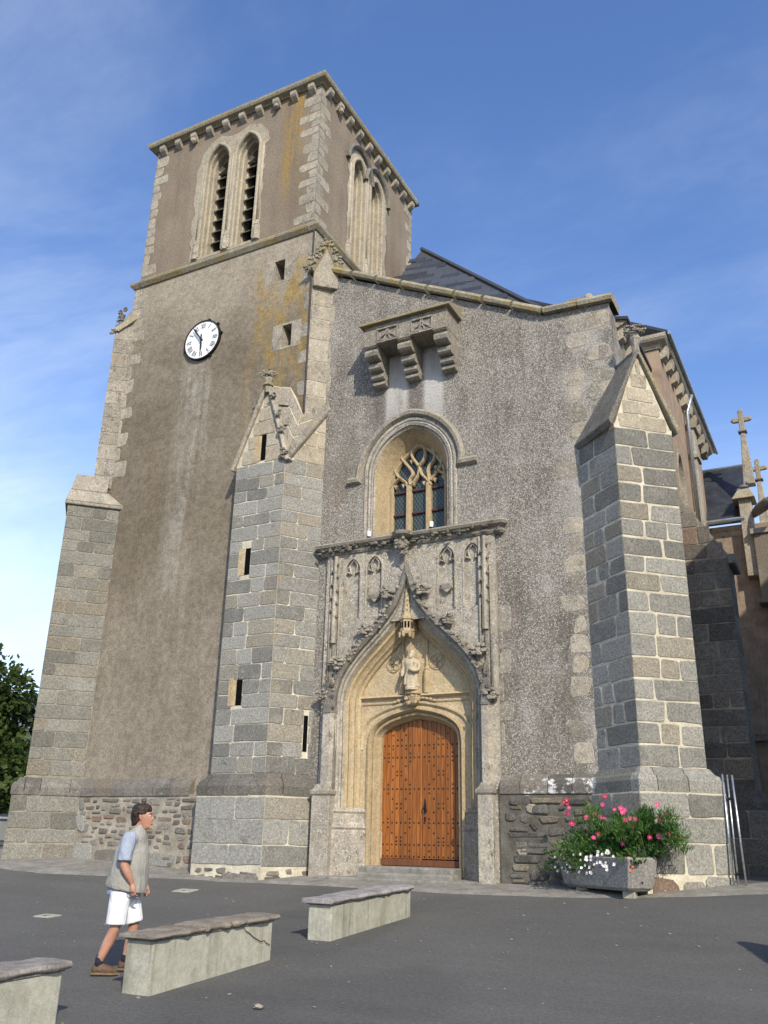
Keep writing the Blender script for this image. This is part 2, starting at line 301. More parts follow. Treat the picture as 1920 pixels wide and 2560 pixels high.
def m_conc(name, a, b, stain=(.17,.165,.12), moss=None, zm=None):
    g = G(name,.9,.2); f = g.noise(80,3,.7); m = g.noise(3,6,.65); st = g.noise(1.0,5,.6,g.vec((9,9,.7)))
    c = g.mx(g.mr(m,.3,.7), a, b); c = g.mx(g.mul(g.mr(st,.5,.7),.55), c, stain); c = g.mx(.7, c, g.val(c, g.mr(g.noise(14,5,.75),.3,.7,.82,1.18))); c = g.mx(g.mul(g.mr(g.noise(4.2,6,.75,g.vec((1,1,1),(3,8,1))),.58,.74),.3), c, stain); c = g.mx(.4, c, g.val(c, g.mr(f,.3,.7,.65,1.35)))
    return g.col(c).bump(g.mt('ADD',f,g.noise(20,3)),.3,.01).m
def m_slab():
    g = G('schist_cap',.85,.25); n = g.noise(4,6,.7); f = g.noise(60,3,.75); c = g.mx(g.mr(n,.3,.7),(.19,.175,.172),(.37,.345,.335))
    c = g.mx(g.mr(g.rnd,.72,.9), c, g.mx(g.mr(n,.35,.7),(.165,.142,.112),(.29,.255,.205))); c = g.mx(g.mul(g.mr(g.vor(13),.05,.16,1.0,0.0),g.mr(g.noise(2,3),.45,.6)), c, (.42,.41,.38))
    c = g.mx(.6, c, g.val(c, g.mr(f,.3,.7,.55,1.45))); return g.col(c).bump(g.mt('ADD',f,g.mul(n,2.0)),.6,.02).m
def m_slate(name='slate', k=1.0):
    g = G(name,.5,.45); n = g.noise(3,5,.65); f = g.noise(30,3,.7); c = g.mx(g.mr(g.mt('ADD',g.mul(g.rnd,.6),g.mul(n,.5)),.1,1.0),(.022*k,.025*k,.031*k),(.060*k,.066*k,.078*k))
    return g.col(g.mx(.4,c,g.val(c,g.mr(f,.3,.7,.6,1.4)))).bump(f,.3,.006).m
def m_slate_far():
    g = G('slate_courses',.5,.4); n = g.noise(3,5,.65)
    br = nd(g.t,'ShaderNodeTexBrick',{'Vector':g.vec((1,1,1),src=nd(g.t,'ShaderNodeCombineXYZ',{0:g.xyz[0],1:g.xyz[2]}).outputs[0]),'Color1':(.026,.030,.038,1),'Color2':(.042,.047,.057,1),'Mortar':(.010,.011,.014,1),'Scale':4.0,'Mortar Size':.018,'Brick Width':.8,'Row Height':.42})
    return g.col(g.mx(.5,br.outputs[0],g.val(br.outputs[0],g.mr(n,.3,.7,.5,1.5)))).bump(br.outputs[1],-.4,.01).m
def flat(name, c, rough=.7, spec=.3, metal=0, var=.25, sc=20, bump=0):
    g = G(name,rough,spec); n = g.noise(sc,4,.65); k = g.mx(1.0, c, c)
    k = g.val(k, g.mr(n,.3,.7,1-var,1+var)); g.col(k).set(Metallic=metal)
    if bump: g.bump(n,bump,.01)
    return g.m
def m_leaf(name, a, b, tr=.25):
    g = G(name,.55,.3); c = g.mx(g.mr(g.noise(1.3,4,.7),.3,.7), a, b); c = g.val(c, g.mr(g.noise(23,2),.3,.7,.55,1.5)); g.col(c)
    t = nd(g.t,'ShaderNodeBsdfTranslucent',{0:g.mx(.5,c,(.10,.16,.02))}); mxs = nd(g.t,'ShaderNodeMixShader',{0:tr,1:g.b.outputs[0],2:t.outputs[0]})
    g.t.links.new(mxs.outputs[0], [n for n in g.t.nodes if n.type=='OUTPUT_MATERIAL'][0].inputs[0]); return g.m
def m_leaded():                                              # dark glass under a diamond lattice of lead cames
    g = G('leaded_glass',.18,.5); u = g.xyz[0]; z = g.xyz[2]; k = 9.0
    def dia(s):
        d = g.mt('FRACT', g.mul(g.mt('ADD', g.mul(u, 1.25), g.mul(z, s)), k)); return g.mt('ABSOLUTE', g.mt('SUBTRACT', d, .5))
    w = g.mt('MAXIMUM', g.mt('GREATER_THAN', dia(.8), .455), g.mt('GREATER_THAN', dia(-.8), .455))
    c = g.mx(g.noise(6,3), (.012,.022,.020), (.030,.045,.040)); g.col(g.mx(w, c, (.13,.145,.14)))
    rr = g.mt('ADD', .14, g.mul(w,.5)); g.t.links.new(rr, g.b.inputs['Roughness']); return g.bump(g.mt('ADD',w,g.mul(g.noise(9,2),.6)),.25,.01).m
MT = dict(tower=m_tower(), belfry=m_belfry(), rough=m_rough(), granite=m_granite('granite'),
  granite_mid=m_granite('granite_midtone',(.118,.113,.095),(.205,.197,.166),(.195,.166,.122)), granite_dark=m_granite('granite_dark',(.085,.078,.068),(.16,.148,.128),(.17,.14,.105)), schist=m_granite('schist_rubble',(.10,.086,.074),(.20,.178,.155),(.19,.125,.09)),  # granite_mid is a darker granite tone for the tower's far corner buttress
  schist_dark=m_granite('schist_damp',(.055,.05,.044),(.125,.115,.10),(.17,.135,.08)), mortar=m_mortar('lime_mortar',(.42,.38,.29),(.62,.57,.45)), mortar_rubble=m_mortar('rubble_mortar',(.20,.18,.145),(.37,.335,.27)), mortar_dull=m_mortar('dull_mortar',(.19,.17,.135),(.33,.295,.235)),
  mortar_damp=m_mortar('damp_mortar',(.075,.07,.06),(.16,.148,.122)),
  weather=m_lime('weathered_limestone',(.22,.195,.155),(.36,.325,.265),.55,.6,.8,.6,.12), patch=m_lime('weathered_patch',(.19,.168,.135),(.33,.295,.24),.5,.6,.6,.6,.05), frame=m_lime('portal_limestone',(.35,.31,.245),(.50,.455,.375),.55,.8,.85,.6,.06),
  clean=m_lime('sheltered_limestone',(.37,.28,.16),(.50,.40,.25),.16,.12,.22,.12,.0), quoin=m_lime('corner_limestone',(.31,.27,.205),(.46,.41,.325),.5,.4,.75,.8,.07),
  gable=m_lime('gable_limestone',(.35,.30,.22),(.47,.42,.325),.25,.3,.45,.8,.06), mossy=m_lime('mossy_coping',(.22,.195,.13),(.36,.325,.235),.40,.45,.5,.5,.55),
  statue=m_lime('statue_stone',(.46,.385,.265),(.58,.50,.37),.10,.10,.10,.15), black=m_lime('lichened_stone',(.10,.093,.082),(.23,.215,.185),.4,.25,.7,.4,.08),
  wood=m_wood('varnished_oak',(.185,.056,.008),(.34,.118,.020)), wood_dark=m_wood('weathered_oak',(.12,.042,.016),(.19,.07,.028)), asphalt=m_asphalt(),
  paving=m_conc('worn_paving',(.17,.162,.142),(.26,.248,.22),(.12,.115,.098)), bench=m_conc('bench_render',(.30,.292,.235),(.41,.40,.33),(.15,.15,.105)), slab=m_slab(), slate=m_slate(), slate_far=m_slate_far(),
  iron=flat('dark_iron',(.025,.022,.022),.5,.5,.6), rust=flat('rusty_bar',(.075,.03,.025),.7), zinc=flat('zinc',(.36,.39,.41),.4,.5,.8), galv=flat('galvanised_steel',(.55,.58,.60),.35,.5,.85),
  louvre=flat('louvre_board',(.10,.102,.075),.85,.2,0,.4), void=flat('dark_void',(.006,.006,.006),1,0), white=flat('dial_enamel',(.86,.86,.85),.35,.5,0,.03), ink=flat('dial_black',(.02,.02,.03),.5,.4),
  glass=m_leaded(), aisle=flat('aisle_render',(.30,.225,.165),.9,.1,0,.18,3), chapel=m_conc('chapel_render',(.20,.155,.115),(.30,.245,.19),(.12,.09,.06)))
# ------------------------------------------------------------------ masonry helpers
def stone(F, u0, u1, z0, z1, mat, parent, t=.010, sl=False, sr=False, jit=.012, rnd=.03, name='stone', back=.03, sl0=0.0, sl1=0.0):
    w, h = u1-u0, z1-z0; j = min(jit, .2*min(w,h)); c0 = min(rnd, .22*min(w,h)); q = lambda: R.uniform(-j, j)
    P = []
    for (u, z, du, dz, sh) in ((u0,z0,1,1,sl),(u1,z0,-1,1,sr),(u1,z1,-1,-1,sr),(u0,z1,1,-1,sl)):
        c = c0*R.uniform(.5,1.5); ju = 0 if sh else q(); jz = q()*.7
        a = (u+ju+(0 if sh else 0), z+jz+(0 if sh else dz*c)); b = (u+ju+du*c, z+jz)
        if sh: a = (u, z+jz); b = (u+du*.03, z+jz)
        P += [a, b] if (du, dz) in ((1,1),(-1,-1)) else [b, a]
    mid = []
    for i in range(8):
        a, b = P[i], P[(i+1)%8]; mid.append(a)
        if i % 2 == 1:
            L = math.hypot(b[0]-a[0], b[1]-a[1]); sd_ = (i == 3 and sr) or (i == 7 and sl)
            for k in range(1, max(1, int(L/.22))):
                f = k/max(1,int(L/.22)); mid.append((lerp(a[0],b[0],f)+(0 if sd_ or i in (1,5) else q()*.6), lerp(a[1],b[1],f)+(q()*.6 if i in (1,5) else 0)))
    P = mid; k = len(P); cu, cz = (u0+u1)/2, (z0+z1)/2; tl = R.uniform(-.004,.004); vs = []
    for a, b in P: vs.append(F(a+(back if (sl and a < u0+.001) else -back if (sr and a > u1-.001) else 0), b, -back))
    for a, b in P:
        s_ = (sl and a < u0+.001) or (sr and a > u1-.001); vs.append(F(a, b, t if s_ else t-.009))
    for a, b in P:
        s_ = (sl and a < u0+.001) or (sr and a > u1-.001); i = .014
        vs.append(F(a if s_ else a+math.copysign(min(i, abs(cu-a)*.5), cu-a), b+math.copysign(min(i, abs(cz-b)*.5), cz-b), t+(0 if s_ else tl*(a-cu)/max(w,.1))))
    fs = [(i,(i+1)%k,k+(i+1)%k,k+i) for i in range(k)]+[(k+i,k+(i+1)%k,2*k+(i+1)%k,2*k+i) for i in range(k)]+[tuple(range(2*k,3*k))]
    return MB().add(vs, fs).build(name, mat, parent)
def heights(z0, z1, h, v=.25):
    zs = [z0]
    while zs[-1] < z1-h*.6: zs.append(zs[-1]+h*R.uniform(1-v,1+v))
    k = (z1-z0)/(zs[-1]-z0); return [z0+(z-z0)*k for z in zs]
def ashlar(F, u0, u1, zs, parent, mat, w=.6, joint=.022, t=.010, holes=(), sl=False, sr=False, jit=.012, name='stone', clip=None, pick=None, rnd=.03):
    off = R.random()
    for i in range(len(zs)-1):
        a, b = zs[i], zs[i+1]; runs = [(u0(a) if callable(u0) else u0, u1(a) if callable(u1) else u1, sl, sr)]
        if clip:
            c = clip((a+b)/2)
            if c is None: continue
            runs = [(max(runs[0][0],c[0]), min(runs[0][1],c[1]), sl and c[0] <= runs[0][0], sr and c[1] >= runs[0][1])]
        for (ha,hb,hz0,hz1) in holes:
            if min(b,hz1)-max(a,hz0) > .06:
                n = []
                for (p,q,l,r) in runs:
                    if hb <= p or ha >= q: n.append((p,q,l,r)); continue
                    if ha-p > .08: n.append((p,ha,l,False))
                    if q-hb > .08: n.append((hb,q,False,r))
                runs = n
        for (p,q,l,r) in runs:
            if q-p < .06: continue
            cuts = [p]
            first = w*(R.uniform(.4,.75) if (i % 2) else R.uniform(.8,1.3))
            x = p+first
            while x < q-w*.42: cuts.append(x); x += w*R.choice((R.uniform(.5,.8), R.uniform(.85,1.3), R.uniform(.9,1.5)))
            cuts.append(q)
            for k in range(len(cuts)-1):
                L_, R_ = l and k == 0, r and k == len(cuts)-2; g = joint/2*R.uniform(.5,1.3)
                m = mat if pick is None else pick(a, cuts[k], cuts[k+1])
                stone(F, cuts[k]+(0 if L_ else g), cuts[k+1]-(0 if R_ else g), a+joint/2*R.uniform(.4,1.3), b-joint/2*R.uniform(.4,1.3), m, parent, t, L_, R_, jit, rnd, name)
def rubble(F, u0, u1, z0, z1, parent, mat, n, wr=(.12,.42), hr=(.05,.15), t=.02, name='rubble_stone'):
    placed = []; tries = 0
    while len(placed) < n and tries < n*60:
        tries += 1; big = R.random() < .25; w = R.uniform(*wr)*(1.25 if big else .85); h = R.uniform(*hr)*(1.3 if big else 1); u = R.uniform(u0+.02,u1-w-.02); z = R.uniform(z0+.02,z1-h-.02)
        if any(u < b+.025 and u+w > a-.025 and z < d+.02 and z+h > c-.02 for a,b,c,d in placed): continue
        placed.append((u,u+w,z,z+h)); stone(F, u, u+w, z, z+h, mat, parent, t*R.uniform(.3,1.5), jit=.05, rnd=.075, name=name)
def plan(mb, path, prof):                                    # horizontal moulding along a plan path, (out, z) profile
    m, k = len(path), len(prof); vs = []
    for i, (a, b) in enumerate(path):
        d0 = Vector((a-path[max(i-1,0)][0], b-path[max(i-1,0)][1])); d1 = Vector((path[min(i+1,m-1)][0]-a, path[min(i+1,m-1)][1]-b))
        if d0.length < 1e-6: d0 = d1.copy()
        if d1.length < 1e-6: d1 = d0.copy()
        d0.normalize(); d1.normalize(); t = (d0+d1).normalized(); n = Vector((t.y,-t.x)); sc = 1/max(.4, n.dot(Vector((d1.y,-d1.x))))
        for o, z in prof: vs.append((a+n.x*o*sc, b+n.y*o*sc, z))
    mb.add(vs, [(i*k+j,(i+1)*k+j,(i+1)*k+j+1,i*k+j+1) for i in range(m-1) for j in range(k-1)]+[tuple(range(k)), tuple(range((m-1)*k,m*k))]); return mb
def plan_stones(path, prof, seg, parent, mat, name='moulding_stone', gap=.012):
    L = [0]
    for i in range(len(path)-1): L.append(L[-1]+math.dist(path[i],path[i+1]))
    cuts = [0]
    while cuts[-1] < L[-1]-seg*.6: cuts.append(cuts[-1]+seg*R.uniform(.75,1.25))
    k = L[-1]/cuts[-1]; cuts = [c*k for c in cuts]
    for i_ in range(1,len(cuts)-1):
        for l_ in L[1:-1]:
            if abs(cuts[i_]-l_) < .24: cuts[i_] = l_+(.26 if cuts[i_] >= l_ else -.26)
    cuts = sorted(set(c for c in cuts if 0 <= c <= L[-1]))
    def at(s):
        for i in range(len(path)-1):
            if s <= L[i+1]+1e-9: f = (s-L[i])/(L[i+1]-L[i]); return (lerp(path[i][0],path[i+1][0],f), lerp(path[i][1],path[i+1][1],f))
        return path[-1]
    for a, b in zip(cuts, cuts[1:]):
        a2 = a+(gap/2 if a > 0 else 0); b2 = b-(gap/2 if b < L[-1]-1e-6 else 0); d = R.uniform(-.008,.008)
        pts = [at(a2)]+[path[i] for i in range(1,len(path)-1) if a2+.02 < L[i] < b2-.02]+[at(b2)]
        plan(MB(), pts, [(o+d if o > 0 else o, z) for o, z in prof]).build(name, mat, parent, bevel=.008)
def quoins(F, edge, dr, z0, z1, h, wa, wb, parent, mat, sharp=False, name='quoin', t=.008, rnd=.05):
    zs = heights(z0, z1, h, .2)
    for i in range(len(zs)-1):
        w = (R.uniform(*wa) if i % 2 else R.uniform(*wb)); u0, u1 = (edge, edge+w) if dr > 0 else (edge-w, edge)
        stone(F, u0, u1, zs[i]+.006, zs[i+1]-.006, mat, parent, t*R.uniform(.6,1.4), sharp and dr > 0, sharp and dr < 0, .03, rnd, name)
def leaf_lump(mb, c, s, seed=0, n=9):                        # carved leafwork: a knot of curled lobes
    q = random.Random(seed)
    for k in range(n):
        a = 2*math.pi*k/n+q.uniform(-.3,.3); e = q.uniform(-.5,.9); d = s*q.uniform(.45,.8)
        p = Vector((c[0]+math.cos(a)*d, c[1]-abs(math.sin(a*1.7))*d*.6, c[2]+math.sin(a)*d*.9+e*s*.2))
        mb.blob(p, (s*q.uniform(.25,.42), s*q.uniform(.22,.4), s*q.uniform(.2,.38)), seed+k, .5)
    mb.blob((c[0],c[1],c[2]), s*.5, seed+50, .4); return mb
# ------------------------------------------------------------------ setting: ground, paving
def grid_sheet(x0, x1, ys, xs_n, dz, jit=0):
    vs = []; xs = [x0,-300,-100,-50]+[-30+i*1.0 for i in range(41)]+[20,50,100,300,x1]; xs_n = len(xs)-1
    for y in ys:
        for x in xs: vs.append((x, y, zg(y,x)+dz+(mnoise.noise(Vector((x*.35,y*.35,0)))*.012 if jit else 0)))
    k = xs_n+1; return MB().add(vs, [(j*k+i,j*k+i+1,(j+1)*k+i+1,(j+1)*k+i) for j in range(len(ys)-1) for i in range(xs_n)])
ys = [-600,-200,-60,-20]+[i*.5 for i in range(-20,20)]+[10+i*.25 for i in range(41)]+[21,22,24,26,28,30]+[40,60,120,300,900]
tag(grid_sheet(-900, 900, ys, 60, -.012).build('ground', MT['asphalt'], smooth=True), kind='structure')
fp = [(-21,14.2),(-16.7,14.3),(-15.8,14.3),(-13.9,14.97),(-12.4,15.6),(-9.6,15.7),(-6.9,15.49),(-5.2,15.6),(-3.5,15.55),(-1.7,15.95),(0,16.6),(3,17.0)]
mb = MB(); fine = []
for i in range(len(fp)-1):
    for k in range(6): fine.append((lerp(fp[i][0],fp[i+1][0],k/6), lerp(fp[i][1],fp[i+1][1],k/6)))
fine.append(fp[-1]); nr = 6; vs = []
for i, (x, y) in enumerate(fine):
    y += mnoise.noise(Vector((x*1.7,3,0)))*.07+mnoise.noise(Vector((x*6,9,0)))*.03
    for k in range(nr+1): yy = lerp(y, 17.6 if x > -2 else 17.2, k/nr); vs.append((x, yy, zg(yy,x)+(.014 if k else -.05)))
mb.add(vs, [(i*(nr+1)+k,(i+1)*(nr+1)+k,(i+1)*(nr+1)+k+1,i*(nr+1)+k+1) for i in range(len(fine)-1) for k in range(nr)])
tag(mb.build('pavement_strip', MT['paving'], smooth=True), kind='structure')
# ------------------------------------------------------------------ the church
church = thing('church', 'old stone church with square bell tower, carved doorway and diagonal buttresses', 'church', (-8.3,17,.85))
YT, YF, YU = 16.62, 17.0, 16.18
FT, FF, FU = FW(YT), FW(YF), FW(YU)
XS = -11.10; FSt = FS(XS)
# tower shaft: rendered walls with two slit windows
slits = [(-12.39,-12.05,15.84,16.51),(-11.99,-11.69,13.70,14.36)]
rect = lambda a,b,c,d: [(a,c),(b,c),(b,d),(a,d)]
mb = MB(); mb.sheet(FT, rect(-17.56,XS,.7,17.37), [rect(*s_) for s_ in slits])
mb.sheet(FSt, rect(YT,22.9,.7,17.37)); mb.sheet(FW(22.9), rect(-17.56,XS,.7,17.37)); mb.sheet(FS(-17.56), rect(YT,22.9,.7,17.37))
mb.add([(-17.56,YT,17.37),(XS,YT,17.37),(XS,22.9,17.37),(-17.56,22.9,17.37)],[(0,1,2,3)])
tower = mb.build('tower_shaft', MT['tower'], church)
for s_ in slits:
    m2 = MB(); m2.sheet(FT, rect(s_[0]-.3,s_[1]+.3,s_[2]-.06,s_[3]+.06), [rect(*s_)], .006, .5)
    o = rect(s_[0]-.3-R.uniform(0,.1),s_[1]+.28,s_[2]-.05,s_[3]+.05); m2.build('slit_surround', MT['quoin'], tower)
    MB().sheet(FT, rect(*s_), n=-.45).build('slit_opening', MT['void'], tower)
quoins(FT, -17.56, 1, 10.9, 15.6, .42, (.22,.32), (.38,.62), tower, MT['quoin'], False)
quoins(FT, -17.56, 1, 15.7, 17.3, .4, (.25,.35), (.3,.55), tower, MT['quoin'], False)
quoins(FT, XS, -1, 12.1, 17.3, .44, (.05,.14), (.12,.42), tower, MT['weather'], False)
MB().hexa([(-11.12,YT-.01,10.6),(-10.74,YF+.02,10.6),(-10.9,YF+.3,10.6),(-11.3,YT+.3,10.6)],[(-11.12,YT-.01,16.4),(-10.74,YF+.02,16.4),(-10.9,YF+.3,16.4),(-11.3,YT+.3,16.4)]).build('corner_strip', MT['mortar'], tower)
ashlar(FD((-11.12,YT-.01),(-10.74,YF+.02)), 0, .54, heights(10.7,16.3,.5), tower, MT['quoin'], .8, .012, .012, sl=True, name='quoin')
MB().tube([(-11.13,YT-.04,17.3),(-11.13,YT-.05,15.6),(-11.12,YT-.04,13.8),(-11.12,YT-.05,11.6)], .022, 6).build('lightning_cable', MT['iron'], tower)
# string course under the belfry
plan_stones([(-17.6,20),(-17.6,YT-.03),(XS+.03,YT-.03),(XS+.03,22.9)], [(-.1,17.15),(.01,17.15),(.09,17.26),(.10,17.33),(.0,17.44),(-.2,17.44)], 1.3, church, MT['mossy'], 'string_course')
# belfry
YB, XB0, XB1, YB1 = 16.70, -17.48, -11.23, 22.77
FB, FBS = FW(YB), FS(XB1)
def lancet(c, half, zb, zs, za): return [(c-half,zb)]+arch(c,half,zs,za,9)+[(c+half,zb)]
WL = [(-14.86,.51),(-13.75,.51)]; SL = [(19.03,.47),(20.15,.47)]
mb = MB(); mb.sheet(FB, rect(XB0,XB1,17.43,22.53), [lancet(c,h,17.65,21.02,21.78) for c,h in WL])
mb.sheet(FBS, rect(YB,YB1,17.43,22.53), [lancet(c,h,17.58,20.95,21.61) for c,h in SL]); mb.sheet(FW(YB1), rect(XB0,XB1,17.43,22.53)); mb.sheet(FS(XB0), rect(YB,YB1,17.43,22.53))
belfry = mb.build('belfry', MT['belfry'], church)
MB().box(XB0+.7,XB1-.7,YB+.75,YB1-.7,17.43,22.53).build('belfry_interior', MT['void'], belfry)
def bel_window(F, cs, zb, zs, za, lo, hi, hood, mull):
    n_arch = 14
    out = [(lo+R.uniform(-.05,.05), zb-.1)]
    z = zb+.2
    while z < zs-.1: out += [(lo+R.uniform(-.09,.03), z), (lo+R.uniform(-.09,.09), z+.2)]; z += .42
    for c, h in cs:
        for i in range(7):
            a = math.pi*(1-i/6); rr = h+.24+R.uniform(-.05,.05)
            p = (c+math.cos(a)*rr, zs+.12+math.sin(a)*(za-zs+.12+R.uniform(0,.06)))
            if (c == cs[0][0] and i < 5) or (c == cs[1][0] and i > 1): out.append(p)
    z = zs
    while z > zb+.1: out += [(hi+R.uniform(-.05,.09), z), (hi+R.uniform(-.08,.05), z-.2)]; z -= .42
    out.append((hi, zb-.1))
    mb = MB(); mb.sheet(F, out, [lancet(c,h,zb,zs,za) for c,h in cs], .014)
    win = mb.build('belfry_window', MT['gable'], church)
    for c, h in cs:
        p = lancet(c,h,zb,zs,za)
        prof = [(0,.014),(-.0,.05),(.03,.075),(.075,.075),(.10,.04),(.10,-.06),(.13,-.10),(.13,-.22),(.17,-.26),(.17,-.44),(.2,-.46),(.2,-.75)]
        MB().sweep(F, p, prof, flip=False, caps=False).build('moulded_reveal', MT['gable'], win, smooth=False)
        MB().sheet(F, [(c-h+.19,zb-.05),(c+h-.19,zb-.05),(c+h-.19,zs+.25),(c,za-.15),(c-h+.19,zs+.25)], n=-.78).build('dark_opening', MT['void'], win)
        z = zb+.3
        while z < zs+.02:
            MB().hexa([F(c-h+.19,z,-.36),F(c+h-.19,z,-.36),F(c+h-.19,z+.27,-.72),F(c-h+.19,z+.27,-.72)],[F(c-h+.19,z+.035,-.36),F(c+h-.19,z+.035,-.36),F(c+h-.19,z+.305,-.72),F(c-h+.19,z+.305,-.72)]).build('louvre', MT['louvre'], win)
            z += .40
        for sg in (-1,1):                                     # cusps of the trefoil head
            MB().prism(F, [(c+sg*(h-.19),zs+.02),(c+sg*(h-.19),zs+.3),(c+sg*.07,zs+.16),(c+sg*.13,zs+.07)], -.5, -.40).build('cusp', MT['gable'], win)
        if hood:
            MB().sweep(F, arch(c,h+.27,zs+.1,za+.3,10), [(-.09,0),(-.10,.10),(-.02,.15),(.05,.10),(.07,.02),(.07,0)], caps=True).build('hood_mould', MT['black'], win)
    for x in mull:
        F3 = F(x, zb, -.02); MB().lathe((F3[0],F3[1],0), [(.065,zb+.6),(.065,zs+.1)], 10).build('colonnette', MT['gable'], win, smooth=True)
        MB().lathe((F3[0],F3[1],0), [(.13,zb-.05),(.13,zb+.36),(.10,zb+.42),(.12,zb+.47),(.085,zb+.52),(.075,zb+.62)], 8).build('colonnette_base', MT['quoin'], win)
    return win
bel_window(FB, WL, 17.65, 21.02, 21.78, -15.64, -13.13, False, (-15.40,-14.30,-13.20))
bel_window(FBS, SL, 17.58, 20.95, 21.61, 18.40, 20.85, True, (18.53,19.59,20.64))
quoins(FB, XB1, -1, 17.62, 22.45, .31, (.26,.36), (.5,.78), belfry, MT['quoin'], True)
quoins(FBS, YB, 1, 17.62, 22.45, .31, (.26,.36), (.45,.7), belfry, MT['quoin'], True)
quoins(FB, XB0, 1, 17.62, 22.2, .36, (.24,.34), (.3,.68), belfry, MT['quoin'])
quoins(FBS, YB1, -1, 17.62, 22.3, .36, (.12,.25), (.25,.6), belfry, MT['quoin'])
cp = [(XB0,YB1),(XB0,YB),(XB1,YB),(XB1,YB1)]
plan_stones(cp, [(-.1,22.46),(.05,22.46),(.10,22.50),(.22,22.55),(.25,22.62),(.25,22.72),(.20,22.75),(-.4,22.78)], 1.5, belfry, MT['mossy'], 'cornice_stone')
MB().box(XB0-.2,XB1+.2,YB-.2,YB1+.2,22.66,22.77).build('belfry_roof', MT['slate'], belfry)
MB().lathe((XB1+.16,20.6,22.72), [(.02,0),(.05,.05),(.03,.16)], 6).build('roof_stub', MT['quoin'], belfry)
def corbel(F, u, kind):
    m_ = MB(); m_.prism(lambda a,z,n: F(u+n,z,a), [(0,22.2),(0,22.48),(.19,22.48),(.19,22.37),(.15,22.31),(.07,22.24)], -.10, .10)
    if kind: m_.blob(F(u,22.24,.12), (.10,.10,.12), u, .5)
    m_.build('cornice_corbel', MT['quoin'], belfry)
for k in range(10): corbel(FB, lerp(XB0+.32,XB1-.28,k/9), k in (2,7))
for k in range(10): corbel(FBS, lerp(YB+.3,YB1-.25,k/9), k in (1,))
# ------------------------------------------------------------------ diagonal buttress at the tower's far corner
def fan(P, n=1.0):                                           # closed footprint -> core walls
    return P
def core(P, z0, z1, name, mat, inset=.0):
    return MB().hexa([(x,y,z0) for x,y in P], [(x,y,z1) for x,y in P]).build(name, mat, church)
LA, LB_ = (-17.01,16.62), (-17.95,15.68); dv = Vector((LB_[0]-LA[0],LB_[1]-LA[1])).normalized(); pv = Vector((dv.y,-dv.x))*-1
pv = Vector((-.71,.70)); LC, LD = (LB_[0]+pv.x*1.3,LB_[1]+pv.y*1.3), (LA[0]+pv.x*1.3,LA[1]+pv.y*1.3+.6)
lbut = core([LB_,LA,LD,LC], .7, 9.92, 'corner_buttress', MT['mortar_dull'])
FL = FD(LB_, LA); LL = math.dist(LB_, LA)
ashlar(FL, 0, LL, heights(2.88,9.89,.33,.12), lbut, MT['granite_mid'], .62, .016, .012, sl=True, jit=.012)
off = lambda P, d: (P[0]+d[0], P[1]+d[1])
LA2, LB2 = (-16.88,16.48), (-17.98,15.38)
plb = MB().hexa([(x,y,.6) for x,y in (LB2,LA2,(-16.8,17.3),(-19.0,16.7))],[(x,y,2.5) for x,y in (LB2,LA2,(-16.8,17.3),(-19.0,16.7))]).build('buttress_plinth', MT['mortar_dull'], church)
FL2 = FD(LB2, LA2); LL2 = math.dist(LB2, LA2)
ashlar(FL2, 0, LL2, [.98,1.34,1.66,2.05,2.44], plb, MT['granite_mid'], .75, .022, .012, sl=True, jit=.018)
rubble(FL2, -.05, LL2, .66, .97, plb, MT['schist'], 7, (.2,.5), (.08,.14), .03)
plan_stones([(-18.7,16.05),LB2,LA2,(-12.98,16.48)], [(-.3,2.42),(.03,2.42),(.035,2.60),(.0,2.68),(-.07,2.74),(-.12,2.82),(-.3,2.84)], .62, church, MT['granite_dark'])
# sloped capping of that buttress and the slim upper stage above
cap = MB(); e = .08; a0, a1 = FL(-e,9.89,e), FL(LL+.12,9.89,e); b0, b1 = FL(-.02,10.73,-.18), FL(LL*.55,10.73,-.18)
cap.hexa([a0,a1,FL(LL+.1,9.89,-1),FL(-e,9.89,-1.35)],[FL(-e,9.99,e),FL(LL+.12,9.99,e),FL(LL+.1,9.99,-1),FL(-e,9.99,-1.35)])
cap.hexa([FL(-e,9.99,e),FL(LL+.1,9.99,e),FL(LL+.0,9.99,-1),FL(-e,9.99,-1.3)],[FL(.0,10.38,-.1),FL(LL*.75,10.38,-.1),FL(LL*.75,10.38,-.9),FL(.0,10.38,-1.2)])
cap.hexa([FL(.0,10.38,-.1),FL(LL*.72,10.38,-.1),FL(LL*.7,10.38,-.9),FL(.0,10.38,-1.2)],[FL(.1,10.90,-.25),FL(LL*.72,10.90,-.25),FL(LL*.7,10.90,-.9),FL(.1,10.90,-1.1)])
cap.build('buttress_capping', MT['weather'], lbut, bevel=.03)
UA, UB = (-17.42,16.63), (-17.83,16.32); UC, UD = (-18.3,16.85), (-17.9,17.2)
ubut = core([UB,UA,UD,UC], 10.6, 15.8, 'upper_buttress', MT['mortar_dull'])
FU2 = FD(UB,UA); ashlar(FU2, 0, math.dist(UB,UA), heights(10.6,15.75,.42,.15), ubut, MT['weather'], .8, .012, .010, sl=True)
g_ = MB(); g_.prism(FU2, [(-.05,15.65),(.72,16.45),(.72,16.2),(.1,15.58)], -.2, .08); g_.build('gable_coping', MT['mossy'], ubut, bevel=.02)
g_ = MB(); g_.hexa([(x,y,15.6) for x,y in (UB,UA,UD,UC)],[(x,y,16.5) for x,y in ((-17.66,16.68),(-17.5,16.63),(-17.56,16.83),(-17.7,16.83))]); g_.build('gable_roof', MT['weather'], ubut)
g_ = MB(); leaf_lump(g_, (-17.88,16.28,15.57), .12, 5); g_.build('crocket', MT['mossy'], ubut)
